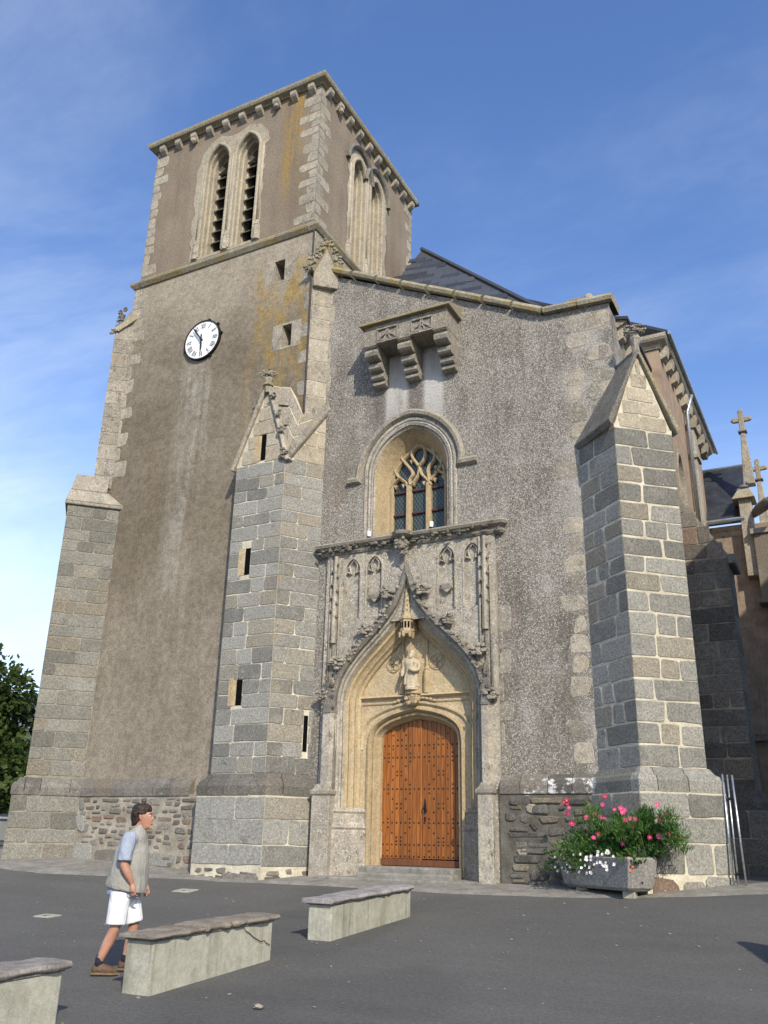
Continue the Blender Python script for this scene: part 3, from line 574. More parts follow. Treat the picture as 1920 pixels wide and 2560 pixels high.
g_ = MB(); g_.lathe((-17.86,16.53,15.8), [(.10,0),(.07,.25),(.11,.28),(.06,.34),(.10,.5)], 8); leaf_lump(g_, (-17.94,16.53,16.42), .10, 8); leaf_lump(g_, (-17.74,16.53,16.46), .10, 9); g_.build('finial', MT['black'], ubut)
for k in range(4): leaf_lump(MB(), (-17.94+.02*k,16.43,15.75+.14*k), .06, 20+k, 5).build('crocket', MT['black'], ubut)
# ------------------------------------------------------------------ rubble base of the tower
tpl = MB().box(-16.95,-12.8,16.48,16.9,.6,2.45).build('tower_plinth', MT['mortar_rubble'], church)
FP = FW(16.48)
for u0,u1,z0,z1 in ((-16.85,-16.3,.98,1.36),(-14.65,-13.8,.92,1.18),(-13.3,-13.0,.86,1.24)): stone(FP,u0,u1,z0,z1,MT['granite'],tpl,.02,jit=.03,rnd=.07,name='rubble_stone')
stone(FP,-16.2,-15.5,.88,1.22,MT['schist'],tpl,.02,jit=.06,rnd=.1,name='rubble_stone')
rubble(FP, -16.85, -12.98, 1.26, 2.42, tpl, MT['schist'], 150)
rubble(FP, -15.5, -13.3, .84, 1.24, tpl, MT['schist'], 16, (.12,.3))
rubble(FP, -16.9, -16.65, 1.36, 2.4, tpl, MT['granite'], 4, (.2,.24), (.2,.3))
# ------------------------------------------------------------------ stair turret with its two gables
tA, tB, tC = (-12.75,YU), (-11.31,YU), (-10.70,17.05)
turret = core([(-12.75,16.8),tA,tB,tC,(-10.9,17.3)], .7, 10.2, 'stair_turret', MT['mortar'])
FTD = FD(tB,tC); LT = math.dist(tB,tC)
hs = heights(2.86,10.2,.335,.13)
tsl = [(-12.38,-12.13,7.36,8.02),(-12.36,-12.08,4.32,4.94)]
ashlar(FU, -12.75, -11.31, hs, turret, MT['granite'], .62, .014, .012, tsl, sl=True, sr=True)
ashlar(FTD, 0, LT, hs, turret, MT['granite'], .75, .012, .012, [(LT-.25,LT-.12,3.35,4.15)], sl=True)
for (a,b,c,d) in tsl:
    MB().fbox(FU, a-.02,b+.0,c,d,-.01,.004).build('slit_opening', MT['void'], turret)
    MB().prism(lambda u,z,n: FU(u,n,z), [(a-.09,.015),(a+.02,.015),(b-.09,-.004),(a-.09,-.004)], c, d).build('slit_reveal', MT['clean'], turret)
MB().fbox(FTD, LT-.24,LT-.14,3.35,4.13,-.005,.006).build('slit_opening', MT['void'], turret)
# plinth
pA, pB, pC = (-12.96,16.03), (-11.16,16.03), (-10.56,16.95)
tp = MB().hexa([(x,y,.6) for x,y in ((-12.96,16.8),pA,pB,pC,(-10.7,17.2))],[(x,y,2.42) for x,y in ((-12.96,16.8),pA,pB,pC,(-10.7,17.2))]).build('turret_plinth', MT['mortar'], church)
FPU, FPD = FW(16.03), FD(pB,pC); LP = math.dist(pB,pC); ph = [1.02,1.42,1.92,2.38]
ashlar(FPU, -12.96, -11.16, ph, tp, MT['granite'], .85, .018, .014, sl=True, sr=True, jit=.018); ashlar(FPD, 0, LP, ph, tp, MT['granite'], .9, .02, .014, sl=True, jit=.018)
rubble(FPU, -13.0, -11.2, .66, 1.0, tp, MT['schist'], 9, (.15,.5), (.07,.13), .03); stone(FPU,-12.1,-11.2,.7,.86,MT['schist'],tp,.03,jit=.03,rnd=.06,name='rubble_stone')
rubble(FPD, .02, LP, .66, 1.0, tp, MT['schist'], 4, (.15,.4), (.07,.13), .03)
plan_stones([(-12.96,16.5),pA,pB,pC], [(-.3,2.40),(.01,2.40),(.02,2.60),(-.02,2.69),(-.10,2.76),(-.14,2.86),(-.3,2.88)], .7, church, MT['granite_dark'])
# gables of pale limestone
gw = [(-12.78,10.2),(-11.28,10.2),(-11.97,12.32)]
gwall = MB().prism(FU, gw, -.44, -.004).build('turret_gable', MT['mortar'], church)
wsl = [(-12.12,-11.92,10.27,10.97)]
ashlar(FU, -12.78, -11.28, heights(10.21,12.1,.36,.1), gwall, MT['gable'], .55, .014, .012, wsl, clip=lambda z: (lerp(-12.74,-11.99,(z-10.2)/2.12)+.06, lerp(-11.30,-11.95,(z-10.2)/2.12)-.06) if z < 12.0 else None)
MB().fbox(FU,-12.12,-11.92,10.27,10.97,-.02,.006).build('slit_opening', MT['void'], gwall)
MB().prism(lambda u,z,n: FU(u,n,z), [(-12.24,.016),(-12.1,.016),(-12.0,-.006),(-12.24,-.006)], 10.27, 10.95).build('slit_reveal', MT['clean'], gwall)
for pth in ([(-12.86,10.12),(-11.97,12.40)], [(-11.97,12.40),(-11.24,10.12)]):
    MB().sweep(FU, pth, [(-.07,-.1),(-.07,.07),(.0,.10),(.05,.06),(.05,-.1)]).build('gable_coping', MT['quoin'], gwall, bevel=.012)
MB().sweep(FTD, [(0.0,10.12),(LT+.16,12.0)], [(-.16,-.15),(-.16,.05),(.0,.09),(.06,.05),(.06,-.15)]).build('gable_coping', MT['weather'], gwall, bevel=.012)
gd = MB().prism(FTD, [(0,10.2),(LT,10.2),(LT,11.8)], -.4, -.004).build('turret_gable', MT['mortar'], church)
ashlar(FTD, 0, LT, heights(10.21,11.5,.4,.1), gd, MT['gable'], .6, .016, .012, sr=False, clip=lambda z: (LT*(z-10.2)/1.72+.06, LT))
top = [(-11.31,16.2,10.22),(-11.96,16.2,12.36),(-11.9,16.62,12.5),(-11.6,16.62,12.42),(-11.38,16.62,12.05),(-11.2,16.62,11.62),(-11.1,16.62,11.45),(-10.72,17.0,11.95)]
mbw = MB().add(top, [(0,1,2,3),(0,3,4),(0,4,5),(0,5,6),(0,6,7)]).build('turret_weathering', MT['mortar'], church)
for (i0,i1,i2) in ((1,2,3),(3,4,5),(5,6,7)):                 # roof slabs between the two gables
    V0 = Vector(top[0])
    for f0, f1 in ((.12,.42),(.44,.70),(.72,.98)):
        a_, b_ = Vector(top[i0]), Vector(top[i2]); nn = (a_-V0).cross(b_-V0).normalized(); nn = nn if nn.y < 0 else -nn
        q4 = [V0.lerp(a_,f0),V0.lerp(b_,f0),V0.lerp(b_,f1),V0.lerp(a_,f1)]; cc = sum(q4,Vector())/4; q4 = [p_.lerp(cc,.035) for p_ in q4]
        MB().hexa([p_-nn*.03 for p_ in q4],[p_+nn*R.uniform(.012,.028) for p_ in q4]).build('roof_stone', MT['weather'], mbw, bevel=.012)
for k,(x,z) in enumerate(((-11.72,11.95),(-11.55,11.42),(-11.42,10.95),(-11.30,10.32),(-12.35,11.55),(-12.2,11.9))):
    leaf_lump(MB(), (x,16.08 if k<4 else 16.13,z), .12 if k < 4 else .08, 31+k, 8).build('crocket', MT['black'] if k>3 else MT['weather'], gwall)
f_ = MB(); f_.lathe((-11.95,16.12,12.2), [(.07,-.1),(.09,.06),(.14,.09),(.14,.13),(.10,.16),(.12,.28),(.09,.34)], 8)
for k in range(4): leaf_lump(f_, (-11.95+.13*math.cos(k*1.57+.6),16.12+.11*math.sin(k*1.57+.6),12.62), .11, 61+k, 7)
f_.build('finial', MT['mossy'], gwall)
# little gablet crowning the tower corner
gl = [(-11.06,15.72),(-10.26,15.72),(-10.55,16.62)]; FG = FD((-11.05,16.55),(-10.55,17.0)); LG = .67
gg = MB().prism(FG, [(0,15.3),(LG,15.3),(LG,15.85),(LG/2,16.68),(0,15.85)], -.5, .03).build('corner_gablet', MT['quoin'], church, bevel=.02)
for pth in ([(-.06,15.74),(LG/2,16.72)],[(LG/2,16.72),(LG+.06,15.74)]):
    MB().sweep(FG, pth, [(-.06,-.45),(-.06,.06),(.0,.10),(.07,.05),(.07,-.45)]).build('gable_coping', MT['mossy'], gg)
for k in range(10):
    f = (k%5)/4; s_ = -1 if k < 5 else 1; c = FG(LG/2+s_*(.08+f*.4), 16.64-f*.85, .06); leaf_lump(MB(), c, .14, 71+k, 9).build('crocket', MT['mossy'], gg)
# ------------------------------------------------------------------ nave front
nave_poly = [(-10.9,.7),(-10.44,.7),(-10.44,7.9),(-6.28,7.9),(-6.28,.7),(-3.48,.7),(-3.48,12.82),(-4.96,12.9),(-10.9,15.86)]
XW = -8.36
wout = [(XW-1.0,8.0)]+arch(XW,1.0,9.72,10.84,12)+[(XW+1.0,8.0)]
mb = MB(); mb.sheet(FF, nave_poly, [wout]); mb.sheet(FS(-3.48), rect(17.0,20.2,.7,12.7)); mb.add([(-10.9,17.6,15.9),(-4.96,17.6,12.95),(-3.48,17.6,12.9),(-3.48,17.6,.7),(-10.9,17.6,.7)],[(0,1,2,3,4)]) if False else None
nave = mb.build('nave_front', MT['rough'], church)
cpath = [(-10.78,15.90),(-4.96,12.93),(-3.38,12.85)]
def path_pieces(path, seg):
    out = []
    for (a,b),(c,d) in zip(path, path[1:]):
        n = max(1, round(math.dist((a,b),(c,d))/seg))
        for i in range(n): out.append(((lerp(a,c,i/n),lerp(b,d,i/n)),(lerp(a,c,(i+1)/n-.012),lerp(b,d,(i+1)/n-.012))))
    return out
for p, q in path_pieces(cpath, .85):
    j = R.uniform(-.012,.012); MB().sweep(FF, [p,q], [(.02+j,.0),(.02+j,.14+j),(-.06+j,.17+j),(-.14+j,.12+j),(-.20+j,-.1),(-.20,-.6),(.02,-.6)]).build('coping_stone', MT['mossy'], nave, bevel=.015)
MB().lathe((-3.95,17.1,13.0), [(.12,0),(.13,.12),(.10,.2),(.05,.24)], 10).build('coping_stub', MT['quoin'], nave, smooth=True)
for k in range(22):
    z = lerp(9.6,12.7,(k//3)/7)+R.uniform(0,.06); w = R.uniform(.3,.6); x = [-4.55,-4.05,-3.5-w-.02][k%3]
    if R.random() < .75: stone(FF, x, min(x+w,-3.5), z+.01, z+.4, MT['patch'] if R.random()<.6 else MT['quoin'], nave, .006, jit=.06, rnd=.08, name='quoin')
for k in range(15):
    z = lerp(3.0,9.2,k/15); w = R.uniform(.15,.5)
    if R.random() < .7: stone(FF, -4.43-w, -4.40, z+.01, z+.38, MT['patch'] if R.random()<.5 else MT['quoin'], nave, .005, jit=.06, rnd=.06, name='quoin')
quoins(FF, -10.86, 1, 12.2, 15.85, .5, (.1,.2), (.12,.25), nave, MT['quoin'])
quoins(FF, -6.28, 1, 2.8, 6.2, .5, (.08,.16), (.2,.34), nave, MT['patch'])
# right-hand base of the nave wall: damp schist rubble
np_ = MB().box(-6.28,-4.3,16.86,17.3,.6,2.46).build('nave_plinth', MT['mortar_damp'], church); FN = FW(16.86)
rubble(FN, -6.2, -4.35, .82, 2.42, np_, MT['schist_dark'], 85, (.15,.6), (.05,.17), .03)
for u0,u1,z0,z1 in ((-5.75,-5.55,2.1,2.26),(-5.95,-5.78,1.35,1.45)): stone(FN,u0,u1,z0,z1,MT['quoin'],np_,.03,jit=.04,rnd=.05,name='rubble_stone')
plan_stones([(-6.27,16.86),(-4.42,16.86)], [(-.2,2.44),(.03,2.44),(.035,2.60),(.0,2.68),(-.06,2.74),(-.10,2.80),(-.3,2.82)], .55, church, MT['granite_dark'])
# ------------------------------------------------------------------ diagonal buttress at the near corner
rA, rB, rC, rD = (-4.38,17.02), (-3.42,16.2), (-2.46,17.08), (-3.4,17.95)
rb = core([rA,rB,rC,rD], .7, 9.5, 'corner_buttress', MT['mortar'])
F1, F2 = FD(rA,rB), FD(rB,rC); L1, L2 = math.dist(rA,rB), math.dist(rB,rC)
hz = heights(2.84,9.42,.37,.12)
ashlar(F1, 0, L1, hz, rb, MT['granite'], .66, .036, .010, sr=True, jit=.022); ashlar(F2, 0, L2, hz, rb, MT['granite'], .68, .040, .010, sl=True, sr=True, jit=.020, rnd=.03)
qA, qB, qC = (-4.56,16.92), (-3.42,15.95), (-2.18,17.05)
rp = MB().hexa([(x,y,.6) for x,y in (qA,qB,qC,(-3.2,18.1))],[(x,y,2.44) for x,y in (qA,qB,qC,(-3.2,18.1))]).build('buttress_plinth', MT['mortar'], church)
G1, G2 = FD(qA,qB), FD(qB,qC); M1, M2 = math.dist(qA,qB), math.dist(qB,qC); pz = [1.1,1.6,2.02,2.42]
ashlar(G1, 0, M1, pz, rp, MT['granite'], .8, .026, .012, sr=True, jit=.02); ashlar(G2, 0, M2, pz, rp, MT['granite'], .8, .032, .012, sl=True, sr=True, jit=.02)
for (u0,u1,z0,z1) in ((.1,.62,.72,1.05),(.7,1.1,.7,.98),(1.12,1.66,.7,1.1)): stone(G2,u0,u1,z0,z1,MT['schist'] if u0<.2 else MT['granite'],rp,.03,jit=.05,rnd=.12,name='rubble_stone')
rubble(G1, .05, M1, .7, 1.08, rp, MT['schist_dark'], 6, (.2,.5), (.08,.16), .03)
plan_stones([qA,qB,qC,(-2.6,17.6)], [(-.2,2.42),(.0,2.42),(.008,2.62),(-.03,2.70),(-.11,2.75),(-.17,2.85),(-.22,2.86)], .75, church, MT['granite'])
# its pale gable and stone roof
zb, za = 9.42, 11.2
gb = MB().prism(F2, [(0,zb),(L2,zb),(L2/2,za)], -.3, -.004).build('buttress_gable', MT['mortar'], church)
ashlar(F2, 0, L2, heights(zb+.005,za-.12,.36,.1), gb, MT['gable'], .6, .02, .010, clip=lambda z: (L2/2*(z-zb)/(za-zb)+.05, L2-L2/2*(z-zb)/(za-zb)-.05) if z < za-.2 else None)
bk = Vector((-.71,.70))
def roofpt(u, z, n, back): p = F2(u,z,n); return (p[0]+bk.x*back, p[1]+bk.y*back, p[2])
ov = .09; rz = za+.12
rl = MB(); rl.hexa([roofpt(-ov,zb-.02,ov,0),roofpt(L2/2,rz-.16,ov,0),roofpt(L2/2,rz-.16,ov,1.35),roofpt(-ov,zb-.02,ov,1.55)],[roofpt(-ov-.07,zb+.10,ov,0),roofpt(L2/2,rz,ov,0),roofpt(L2/2,rz,ov,1.35),roofpt(-ov-.07,zb+.10,ov,1.55)])
rl.build('buttress_roof', MT['black'], gb, bevel=.02)
rr_ = MB(); rr_.hexa([roofpt(L2+ov,zb-.02,ov,0),roofpt(L2/2,rz-.16,ov,0),roofpt(L2/2,rz-.16,ov,1.2),roofpt(L2+ov,zb-.02,ov,1.2)],[roofpt(L2+ov+.07,zb+.10,ov,0),roofpt(L2/2+.001,rz+.001,ov,0),roofpt(L2/2+.001,rz+.001,ov,1.2),roofpt(L2+ov+.07,zb+.10,ov,1.2)])
rr_.build('buttress_roof', MT['mossy'], gb, bevel=.02)
fc = F2(L2/2,0,.0); f_ = MB(); f_.lathe((fc[0],fc[1],rz-.08), [(.09,-.1),(.075,.12),(.12,.3),(.09,.4)], 8)
for k in range(5): leaf_lump(f_, (fc[0]+.15*math.cos(k*1.26),fc[1]+.13*math.sin(k*1.26),rz+.42), .115, 91+k, 7)
f_.build('finial', MT['weather'], gb)
# ------------------------------------------------------------------ machicolation over the doorway
FM = FW(16.32); mc = MB(); mc.box(-9.3,-7.1,16.32,17.0,12.82,13.38); mach = mc.build('machicolation', MT['weather'], church, bevel=.01)
MB().prism(lambda y,z,n: (n,y,z), [(16.2,13.36),(16.2,13.42),(17.02,13.74),(17.02,13.36)], -9.4, -7.0).build('machicolation_roof', MT['mossy'], mach, bevel=.012)
prof = [(17.0,11.96),(16.86,11.97),(16.80,12.0),(16.80,12.06),(16.83,12.10),(16.75,12.11),(16.71,12.15),(16.70,12.22),(16.74,12.26),(16.76,12.29),(16.60,12.30),(16.56,12.34),(16.545,12.42),(16.58,12.47),(16.62,12.51),(16.42,12.53),(16.36,12.57),(16.335,12.66),(16.36,12.72),(16.42,12.77),(16.34,12.80),(16.34,12.82),(17.0,12.82)]
for a,b in ((-9.29,-8.95),(-8.4,-8.05),(-7.45,-7.11)): MB().prism(lambda y,z,n: (n,y,z), prof, a, b).build('machicolation_corbel', MT['weather'], mach)
for cx in (-8.66,-7.74):                                     # blind tracery on its front
    m_ = MB(); m_.fbox(FM,cx-.27,cx+.27,13.19,13.23,0,.045); m_.fbox(FM,cx-.28,cx-.25,12.84,13.2,0,.03); m_.fbox(FM,cx+.25,cx+.28,12.84,13.2,0,.03); m_.fbox(FM,cx-.28,cx+.28,12.83,12.87,0,.04)
    for s_ in (-1,1):
        m_.sweep(FM, spline([(cx+s_*.24,12.9),(cx+s_*.17,12.99),(cx+s_*.09,13.03),(cx+s_*.03,13.1),(cx,13.2)],4), [(-.025,0),(-.02,.04),(.02,.04),(.025,0)])
        m_.sweep(FM, spline([(cx+s_*.07,12.88),(cx+s_*.06,12.96),(cx+s_*.02,13.03),(cx,13.1)],4), [(-.02,0),(-.015,.035),(.015,.035),(.02,0)])
        m_.fbox(FM,cx+s_*.13-.05,cx+s_*.13+.05,12.87,12.89,0,.05)
    m_.build('blind_tracery', MT['weather'], mach)
# ------------------------------------------------------------------ window with flamboyant tracery
win = MB().sweep(FF, wout, [(-.19,.0),(-.17,.03),(-.12,.02),(-.10,-.02),(-.06,.02),(-.02,.0),(.0,-.05),(.04,-.06),(.05,-.02),(.08,-.05)], caps=False).build('west_window', MT['frame'], church)
MB().sweep(FF, [(XW-1.62,9.62),(XW-1.34,9.62)]+arch(XW,1.32,9.66,11.14,12)[1:-1]+[(XW+1.28,9.62),(XW+1.70,9.62)], [(-.10,0),(-.10,.05),(-.03,.12),(.04,.10),(.08,.02),(.08,0)]).build('hood_mould', MT['weather'], win)
gout = [(XW-.73,8.0)]+arch(XW,.73,9.45,10.52,12)+[(XW+.73,8.0)]
inn = [(XW-.92,8.0)]+arch(XW,.92,9.72,10.78,12)+[(XW+.92,8.0)]
k = len(inn); MB().add([FF(a,b,-.05) for a,b in inn]+[FF(a,b,-.5) for a,b in gout], [(i,i+1,k+i+1,k+i) for i in range(k-1)]).build('splayed_reveal', MT['clean'], win)
MB().sweep(FF, gout, [(0,-.5),(.0,-.46),(.05,-.45),(.07,-.5),(.07,-.56)], caps=False).build('tracery_frame', MT['clean'], win)
FG2 = FW(17.56); lights = [XW-.73,XW-.25,XW+.25,XW+.73]
MB().sheet(FG2, [(a,b) for a,b in gout]).build('leaded_pane', MT['glass'], win)
for x in (XW-.25,XW+.26): MB().prism(lambda u,z,n: FW(17.5)(x+u,n,z), [(-.07,-.06),(-.07,.02),(-.03,.09),(.03,.09),(.07,.02),(.07,-.06)], 8.0, 9.48).build('mullion', MT['clean'], win)
for z in (9.36,8.79): MB().fbox(FW(17.53),XW-.72,XW+.72,z-.02,z+.02,0,.03).build('iron_bar', MT['rust'], win)
curves = [[(-9.15,9.46),(-9.04,9.59),(-8.87,9.71),(-8.74,9.63),(-8.64,9.47)],[(-8.57,9.49),(-8.59,9.64),(-8.51,9.78),(-8.59,9.94),(-8.73,10.12),(-8.81,10.25),(-8.78,10.38)],[(-8.57,9.49),(-8.48,9.57),(-8.36,9.75),(-8.36,9.95),(-8.49,10.15),(-8.54,10.29),(-8.47,10.45),(-8.33,10.54)],[(-8.05,9.42),(-8.12,9.56),(-8.28,9.74),(-8.36,9.95)],[(-8.05,9.42),(-8.11,9.75),(-8.08,9.9),(-7.96,10.05),(-7.94,10.25),(-8.03,10.39)],[(-8.36,9.95),(-8.23,10.09),(-8.19,10.25),(-8.22,10.43),(-8.3,10.53)],[(-8.01,9.61),(-7.88,9.74),(-7.78,9.87),(-7.75,10.01),(-7.82,10.17)],[(-8.03,9.54),(-7.96,9.65),(-7.86,9.75),(-7.72,9.66),(-7.58,9.54)],[(-8.64,9.52),(-8.9,9.78),(-8.98,9.96),(-8.93,10.08),(-8.85,10.24)]]
FTr = FW(17.50)
for c in curves:
    p = spline(c, 5); MB().sweep(FTr, p, [(-.036,-.05),(-.036,.02),(-.012,.07),(.012,.07),(.036,.02),(.036,-.05)]).build('tracery_bar', MT['clean'], win)
for u, z in ((-8.96,9.52),(-8.75,9.52),(-8.48,9.52),(-8.21,9.5),(-7.93,9.53),(-7.71,9.56),(-8.54,10.11),(-7.91,9.84)):
    MB().prism(FTr, [(u-.05,z+.04),(u+.05,z+.04),(u+.02,z-.02),(u,z-.06),(u-.02,z-.02)], -.03, .04).build('cusp', MT['clean'], win)
# ------------------------------------------------------------------ carved doorway
XC = -8.36; YP = 16.92; FPo = FW(YP)
half = [(1.70,.85),(1.70,2.2),(1.70,3.3),(1.72,4.2),(1.71,4.55),(1.60,4.92),(1.40,5.22),(1.12,5.53),(.80,5.83),(.53,6.10),(.28,6.42),(.12,6.76),(.0,7.12)]
hp = half[:3]+spline(half[3:], 3)
ogee = [(XC-a,b) for a,b in hp]+[(XC+a,b) for a,b in hp[-2::-1]]
blind = [(-9.74,.2),(-9.18,.2),(-7.40,.2),(-6.80,.2)]
bl_h = [[(c-h,6.24)]+arch(c,h,7.36,7.66,5)+[(c+h,6.24)] for c,h in blind]
mb = MB(); mb.sheet(FPo, [(-10.44,.7)]+[(a,max(b,.7)) for a,b in ogee]+[(-6.28,.7),(-6.28,7.92),(-10.44,7.92)], bl_h, 0, .07)
mb.sheet(FS(-6.28), rect(YP,17.02,.7,7.92)); mb.sheet(FS(-10.44), rect(YP,17.02,.7,7.92)); mb.sheet(FPo, rect(-10.4,-6.3,6.1,7.8), n=-.07)
portal = mb.build('portal', MT['frame'], church)
for c,h in blind:
    for s_ in (-1,1):
        MB().sweep(FPo, spline([(c+s_*h,7.30),(c+s_*h*.75,7.34),(c+s_*h*.35,7.31),(c+s_*h*.45,7.42),(c+s_*h*.5,7.5),(c+s_*h*.2,7.58),(c,7.62)],3), [(-.022,-.06),(-.02,-.02),(.0,.01),(.02,-.02),(.022,-.06)]).build('blind_arch_cusp', MT['frame'], portal)
    MB().sweep(FPo, [(c-h,6.24)]+arch(c,h,7.36,7.66,5)+[(c+h,6.24)], [(-.03,0),(-.02,.018),(.01,.018),(.015,0)], caps=False).build('blind_arch_moulding', MT['frame'], portal)
MB().sweep(FPo, ogee, [(-.12,.0),(-.10,.07),(-.03,.105),(.03,.06),(.04,-.02)], caps=False).build('ogee_hood', MT['black'], portal)  # dark colour holds both the staining and the painted shade of the upper edge
MB().sweep(FPo, ogee, [(.04,-.02),(.08,-.04),(.09,-.10),(.13,-.12),(.16,-.08),(.18,-.14)], caps=False, osc=lambda x: min(1,.3+abs(x-XC)*1.5)).build('ogee_arch', MT['frame'], portal)
MB().sweep(FPo, ogee, [(.18,-.14),(.20,-.20),(.24,-.21),(.27,-.17),(.29,-.24),(.33,-.30),(.36,-.28),(.38,-.36),(.42,-.40),(.43,-.50)], caps=False, osc=lambda x: min(1,.3+abs(x-XC)*1.5)).build('inner_ogee_arch', MT['clean'], portal)
dh = [(1.14,.9),(1.14,3.40)]+spline([(1.14,3.50),(1.10,3.76),(.96,3.96),(.68,4.12),(.34,4.22),(.0,4.28)],4)
dpath = [(XC-a,b) for a,b in dh]+[(XC+a,b) for a,b in dh[-2::-1]]
FY = FW(17.39)
tym = MB(); tym.sheet(FY, [(XC-1.66,.8)]+[(a,max(b,.8)) for a,b in dpath]+[(XC+1.66,.8),(XC+1.66,4.7),(XC+.9,5.75),(XC,6.9),(XC-.9,5.75),(XC-1.66,4.7)]); tymp = tym.build('tympanum', MT['clean'], portal)
MB().sweep(FY, dpath, [(-.02,.0),(.0,.035),(.05,.05),(.08,.0),(.10,-.07),(.12,-.04),(.16,-.05),(.19,-.14),(.23,-.20),(.25,-.40)], caps=False).build('door_arch', MT['clean'], portal)
MB().sweep(FY, [(XC-a*1.14,b+(.1 if b>3.4 else 0)) for a,b in dh[1:]]+[(XC+a*1.14,b+(.1 if b>3.4 else 0)) for a,b in dh[-2:0:-1]], [(-.03,0),(-.02,.05),(.02,.05),(.05,.02),(.06,0)]).build('arch_label', MT['clean'], portal)
MB().sweep(FY, [(XC-1.32,4.50),(XC+1.32,4.50)], [(-.04,0),(-.04,.07),(.0,.09),(.03,.03),(.05,0)]).build('tympanum_ledge', MT['clean'], portal)
MB().sweep(FY, [(XC-1.32,4.37),(XC+1.32,4.37)], [(-.015,0),(-.01,.025),(.015,.02),(.02,0)]).build('tympanum_ledge', MT['clean'], portal)
br = MB(); br.lathe((XC,17.33,4.28), [(.04,0),(.12,.06),(.16,.16),(.15,.22),(.2,.25),(.2,.31),(.16,.33)], 10)
for k in range(9): br.blob((XC+.13*math.cos(k*.7),17.22+.04*math.sin(k*3),4.40+.09*math.sin(k*.7)), .055, k, .5)
for s_ in (-1,1):
    for k in range(4): br.blob((XC+s_*(.2+.09*k),17.35,4.45-.02*k), (.055,.035,.04), k+20, .5)
br.build('statue_bracket', MT['clean'], portal)
for s_ in (-1,1):
    MB().lathe((XC+s_*.29,17.36,4.55), [(.07,0),(.07,.45),(.05,.48),(.065,.52),(.035,.56),(.03,.6),(.03,1.25)], 8).build('niche_colonnette', MT['clean'], portal)
    m_ = MB(); rx = XC+s_*.52; rzz = 5.22                       # carved rosette of tracery
    for k in range(4):
        a = k*math.pi/2+math.pi/4; cx, cz = rx+.085*math.cos(a), rzz+.085*math.sin(a)
        m_.sweep(FY, [(cx+.062*math.cos(2*math.pi*i/10), cz+.062*math.sin(2*math.pi*i/10)) for i in range(10)], [(-.012,0),(-.008,.02),(.008,.02),(.012,0)], closed=True)
    m_.sweep(FY, [(rx+.17*math.cos(2*math.pi*i/20), rzz+.17*math.sin(2*math.pi*i/20)) for i in range(20)], [(-.012,0),(-.008,.022),(.008,.022),(.012,0)], closed=True)
    m_.build('carved_rosette', MT['clean'], portal)
cn = MB(); ccx = (XC-.02,16.98,0); cn.lathe(ccx, [(.12,5.78),(.145,5.84),(.145,6.08),(.17,6.10),(.17,6.15),(.115,6.18),(.10,6.25),(.025,6.95),(.0,7.1)], 6, .5); can = cn.build('statue_canopy', MT['clean'], portal)
for k in range(6):
    a = k*math.pi/3+.5; q = (ccx[0]+.14*math.cos(a), ccx[1]+.14*math.sin(a)); MB().prism(lambda u,z,n: (q[0]+u,q[1]+n,z), [(-.03,5.82),(.03,5.82),(.015,5.70),(-.015,5.70)], -.025, .025).build('canopy_pendant', MT['clean'], can)
for k in range(6):
    a = (k+.5)*math.pi/3+.5; q = (ccx[0]+.130*math.cos(a), ccx[1]+.130*math.sin(a)); m_ = MB(); t_ = Vector((-math.sin(a),math.cos(a)))
    for s_ in (-1,1): m_.hexa([(q[0]+t_.x*(s_*.035-.022),q[1]+t_.y*(s_*.035-.022),5.9),(q[0]+t_.x*(s_*.035+.022),q[1]+t_.y*(s_*.035+.022),5.9),(q[0]+t_.x*(s_*.035+.022)-.02*math.cos(a),q[1]+t_.y*(s_*.035+.022)-.02*math.sin(a),5.9),(q[0]+t_.x*(s_*.035-.022)-.02*math.cos(a),q[1]+t_.y*(s_*.035-.022)-.02*math.sin(a),5.9)],[(q[0]+t_.x*(s_*.035-.022),q[1]+t_.y*(s_*.035-.022),6.04),(q[0]+t_.x*(s_*.035+.022),q[1]+t_.y*(s_*.035+.022),6.04),(q[0]+t_.x*(s_*.035+.022)-.02*math.cos(a),q[1]+t_.y*(s_*.035+.022)-.02*math.sin(a),6.04),(q[0]+t_.x*(s_*.035-.022)-.02*math.cos(a),q[1]+t_.y*(s_*.035-.022)-.02*math.sin(a),6.04)])
    m_.build('canopy_window', MT['void'], can)
for k in range(6):
    a = (k+.5)*math.pi/3+.5; m_ = MB()
    for zz_ in range(5):
        z_ = 6.3+zz_*.11; r_ = lerp(.10,.025,(z_-6.25)/.7)*.885; m_.blob((ccx[0]+r_*math.cos(a),ccx[1]+r_*math.sin(a),z_),(.016,.016,.035),zz_,.2)
    m_.build('spire_tracery', MT['black'], can)
MB().box(XC-.11,XC+.07,16.98,17.4,5.88,6.15).build('canopy_bracket', MT['clean'], can)
# crockets and leafwork on the ogee
for k,(x,z,s_) in enumerate(((-8.80,6.72,.19),(-9.35,5.92,.17),(-10.0,5.24,.19),(-10.36,4.55,.15),(-7.90,6.70,.18),(-7.31,5.97,.17),(-6.65,5.28,.18),(-6.36,4.35,.16))):
    leaf_lump(MB(), (x,YP-.10,z), s_, 101+k, 11).build('crocket', MT['weather'], portal)
for s_ in (-1,1):
    m_ = MB()
    pp = [p for p in ogee if (p[0]-XC)*s_ > .1 and 4.2 < p[1] < 6.9]
    for i, p in enumerate(pp):
        for k in range(4 if s_ < 0 else 3): m_.blob((p[0]+s_*R.uniform(.02,.17), YP-R.uniform(.03,.10), p[1]+R.uniform(-.05,.12)), (.055,.042,.042), R.random()*50, .7)
    m_.build('leaf_band', MT['weather'], portal, kind='stuff')
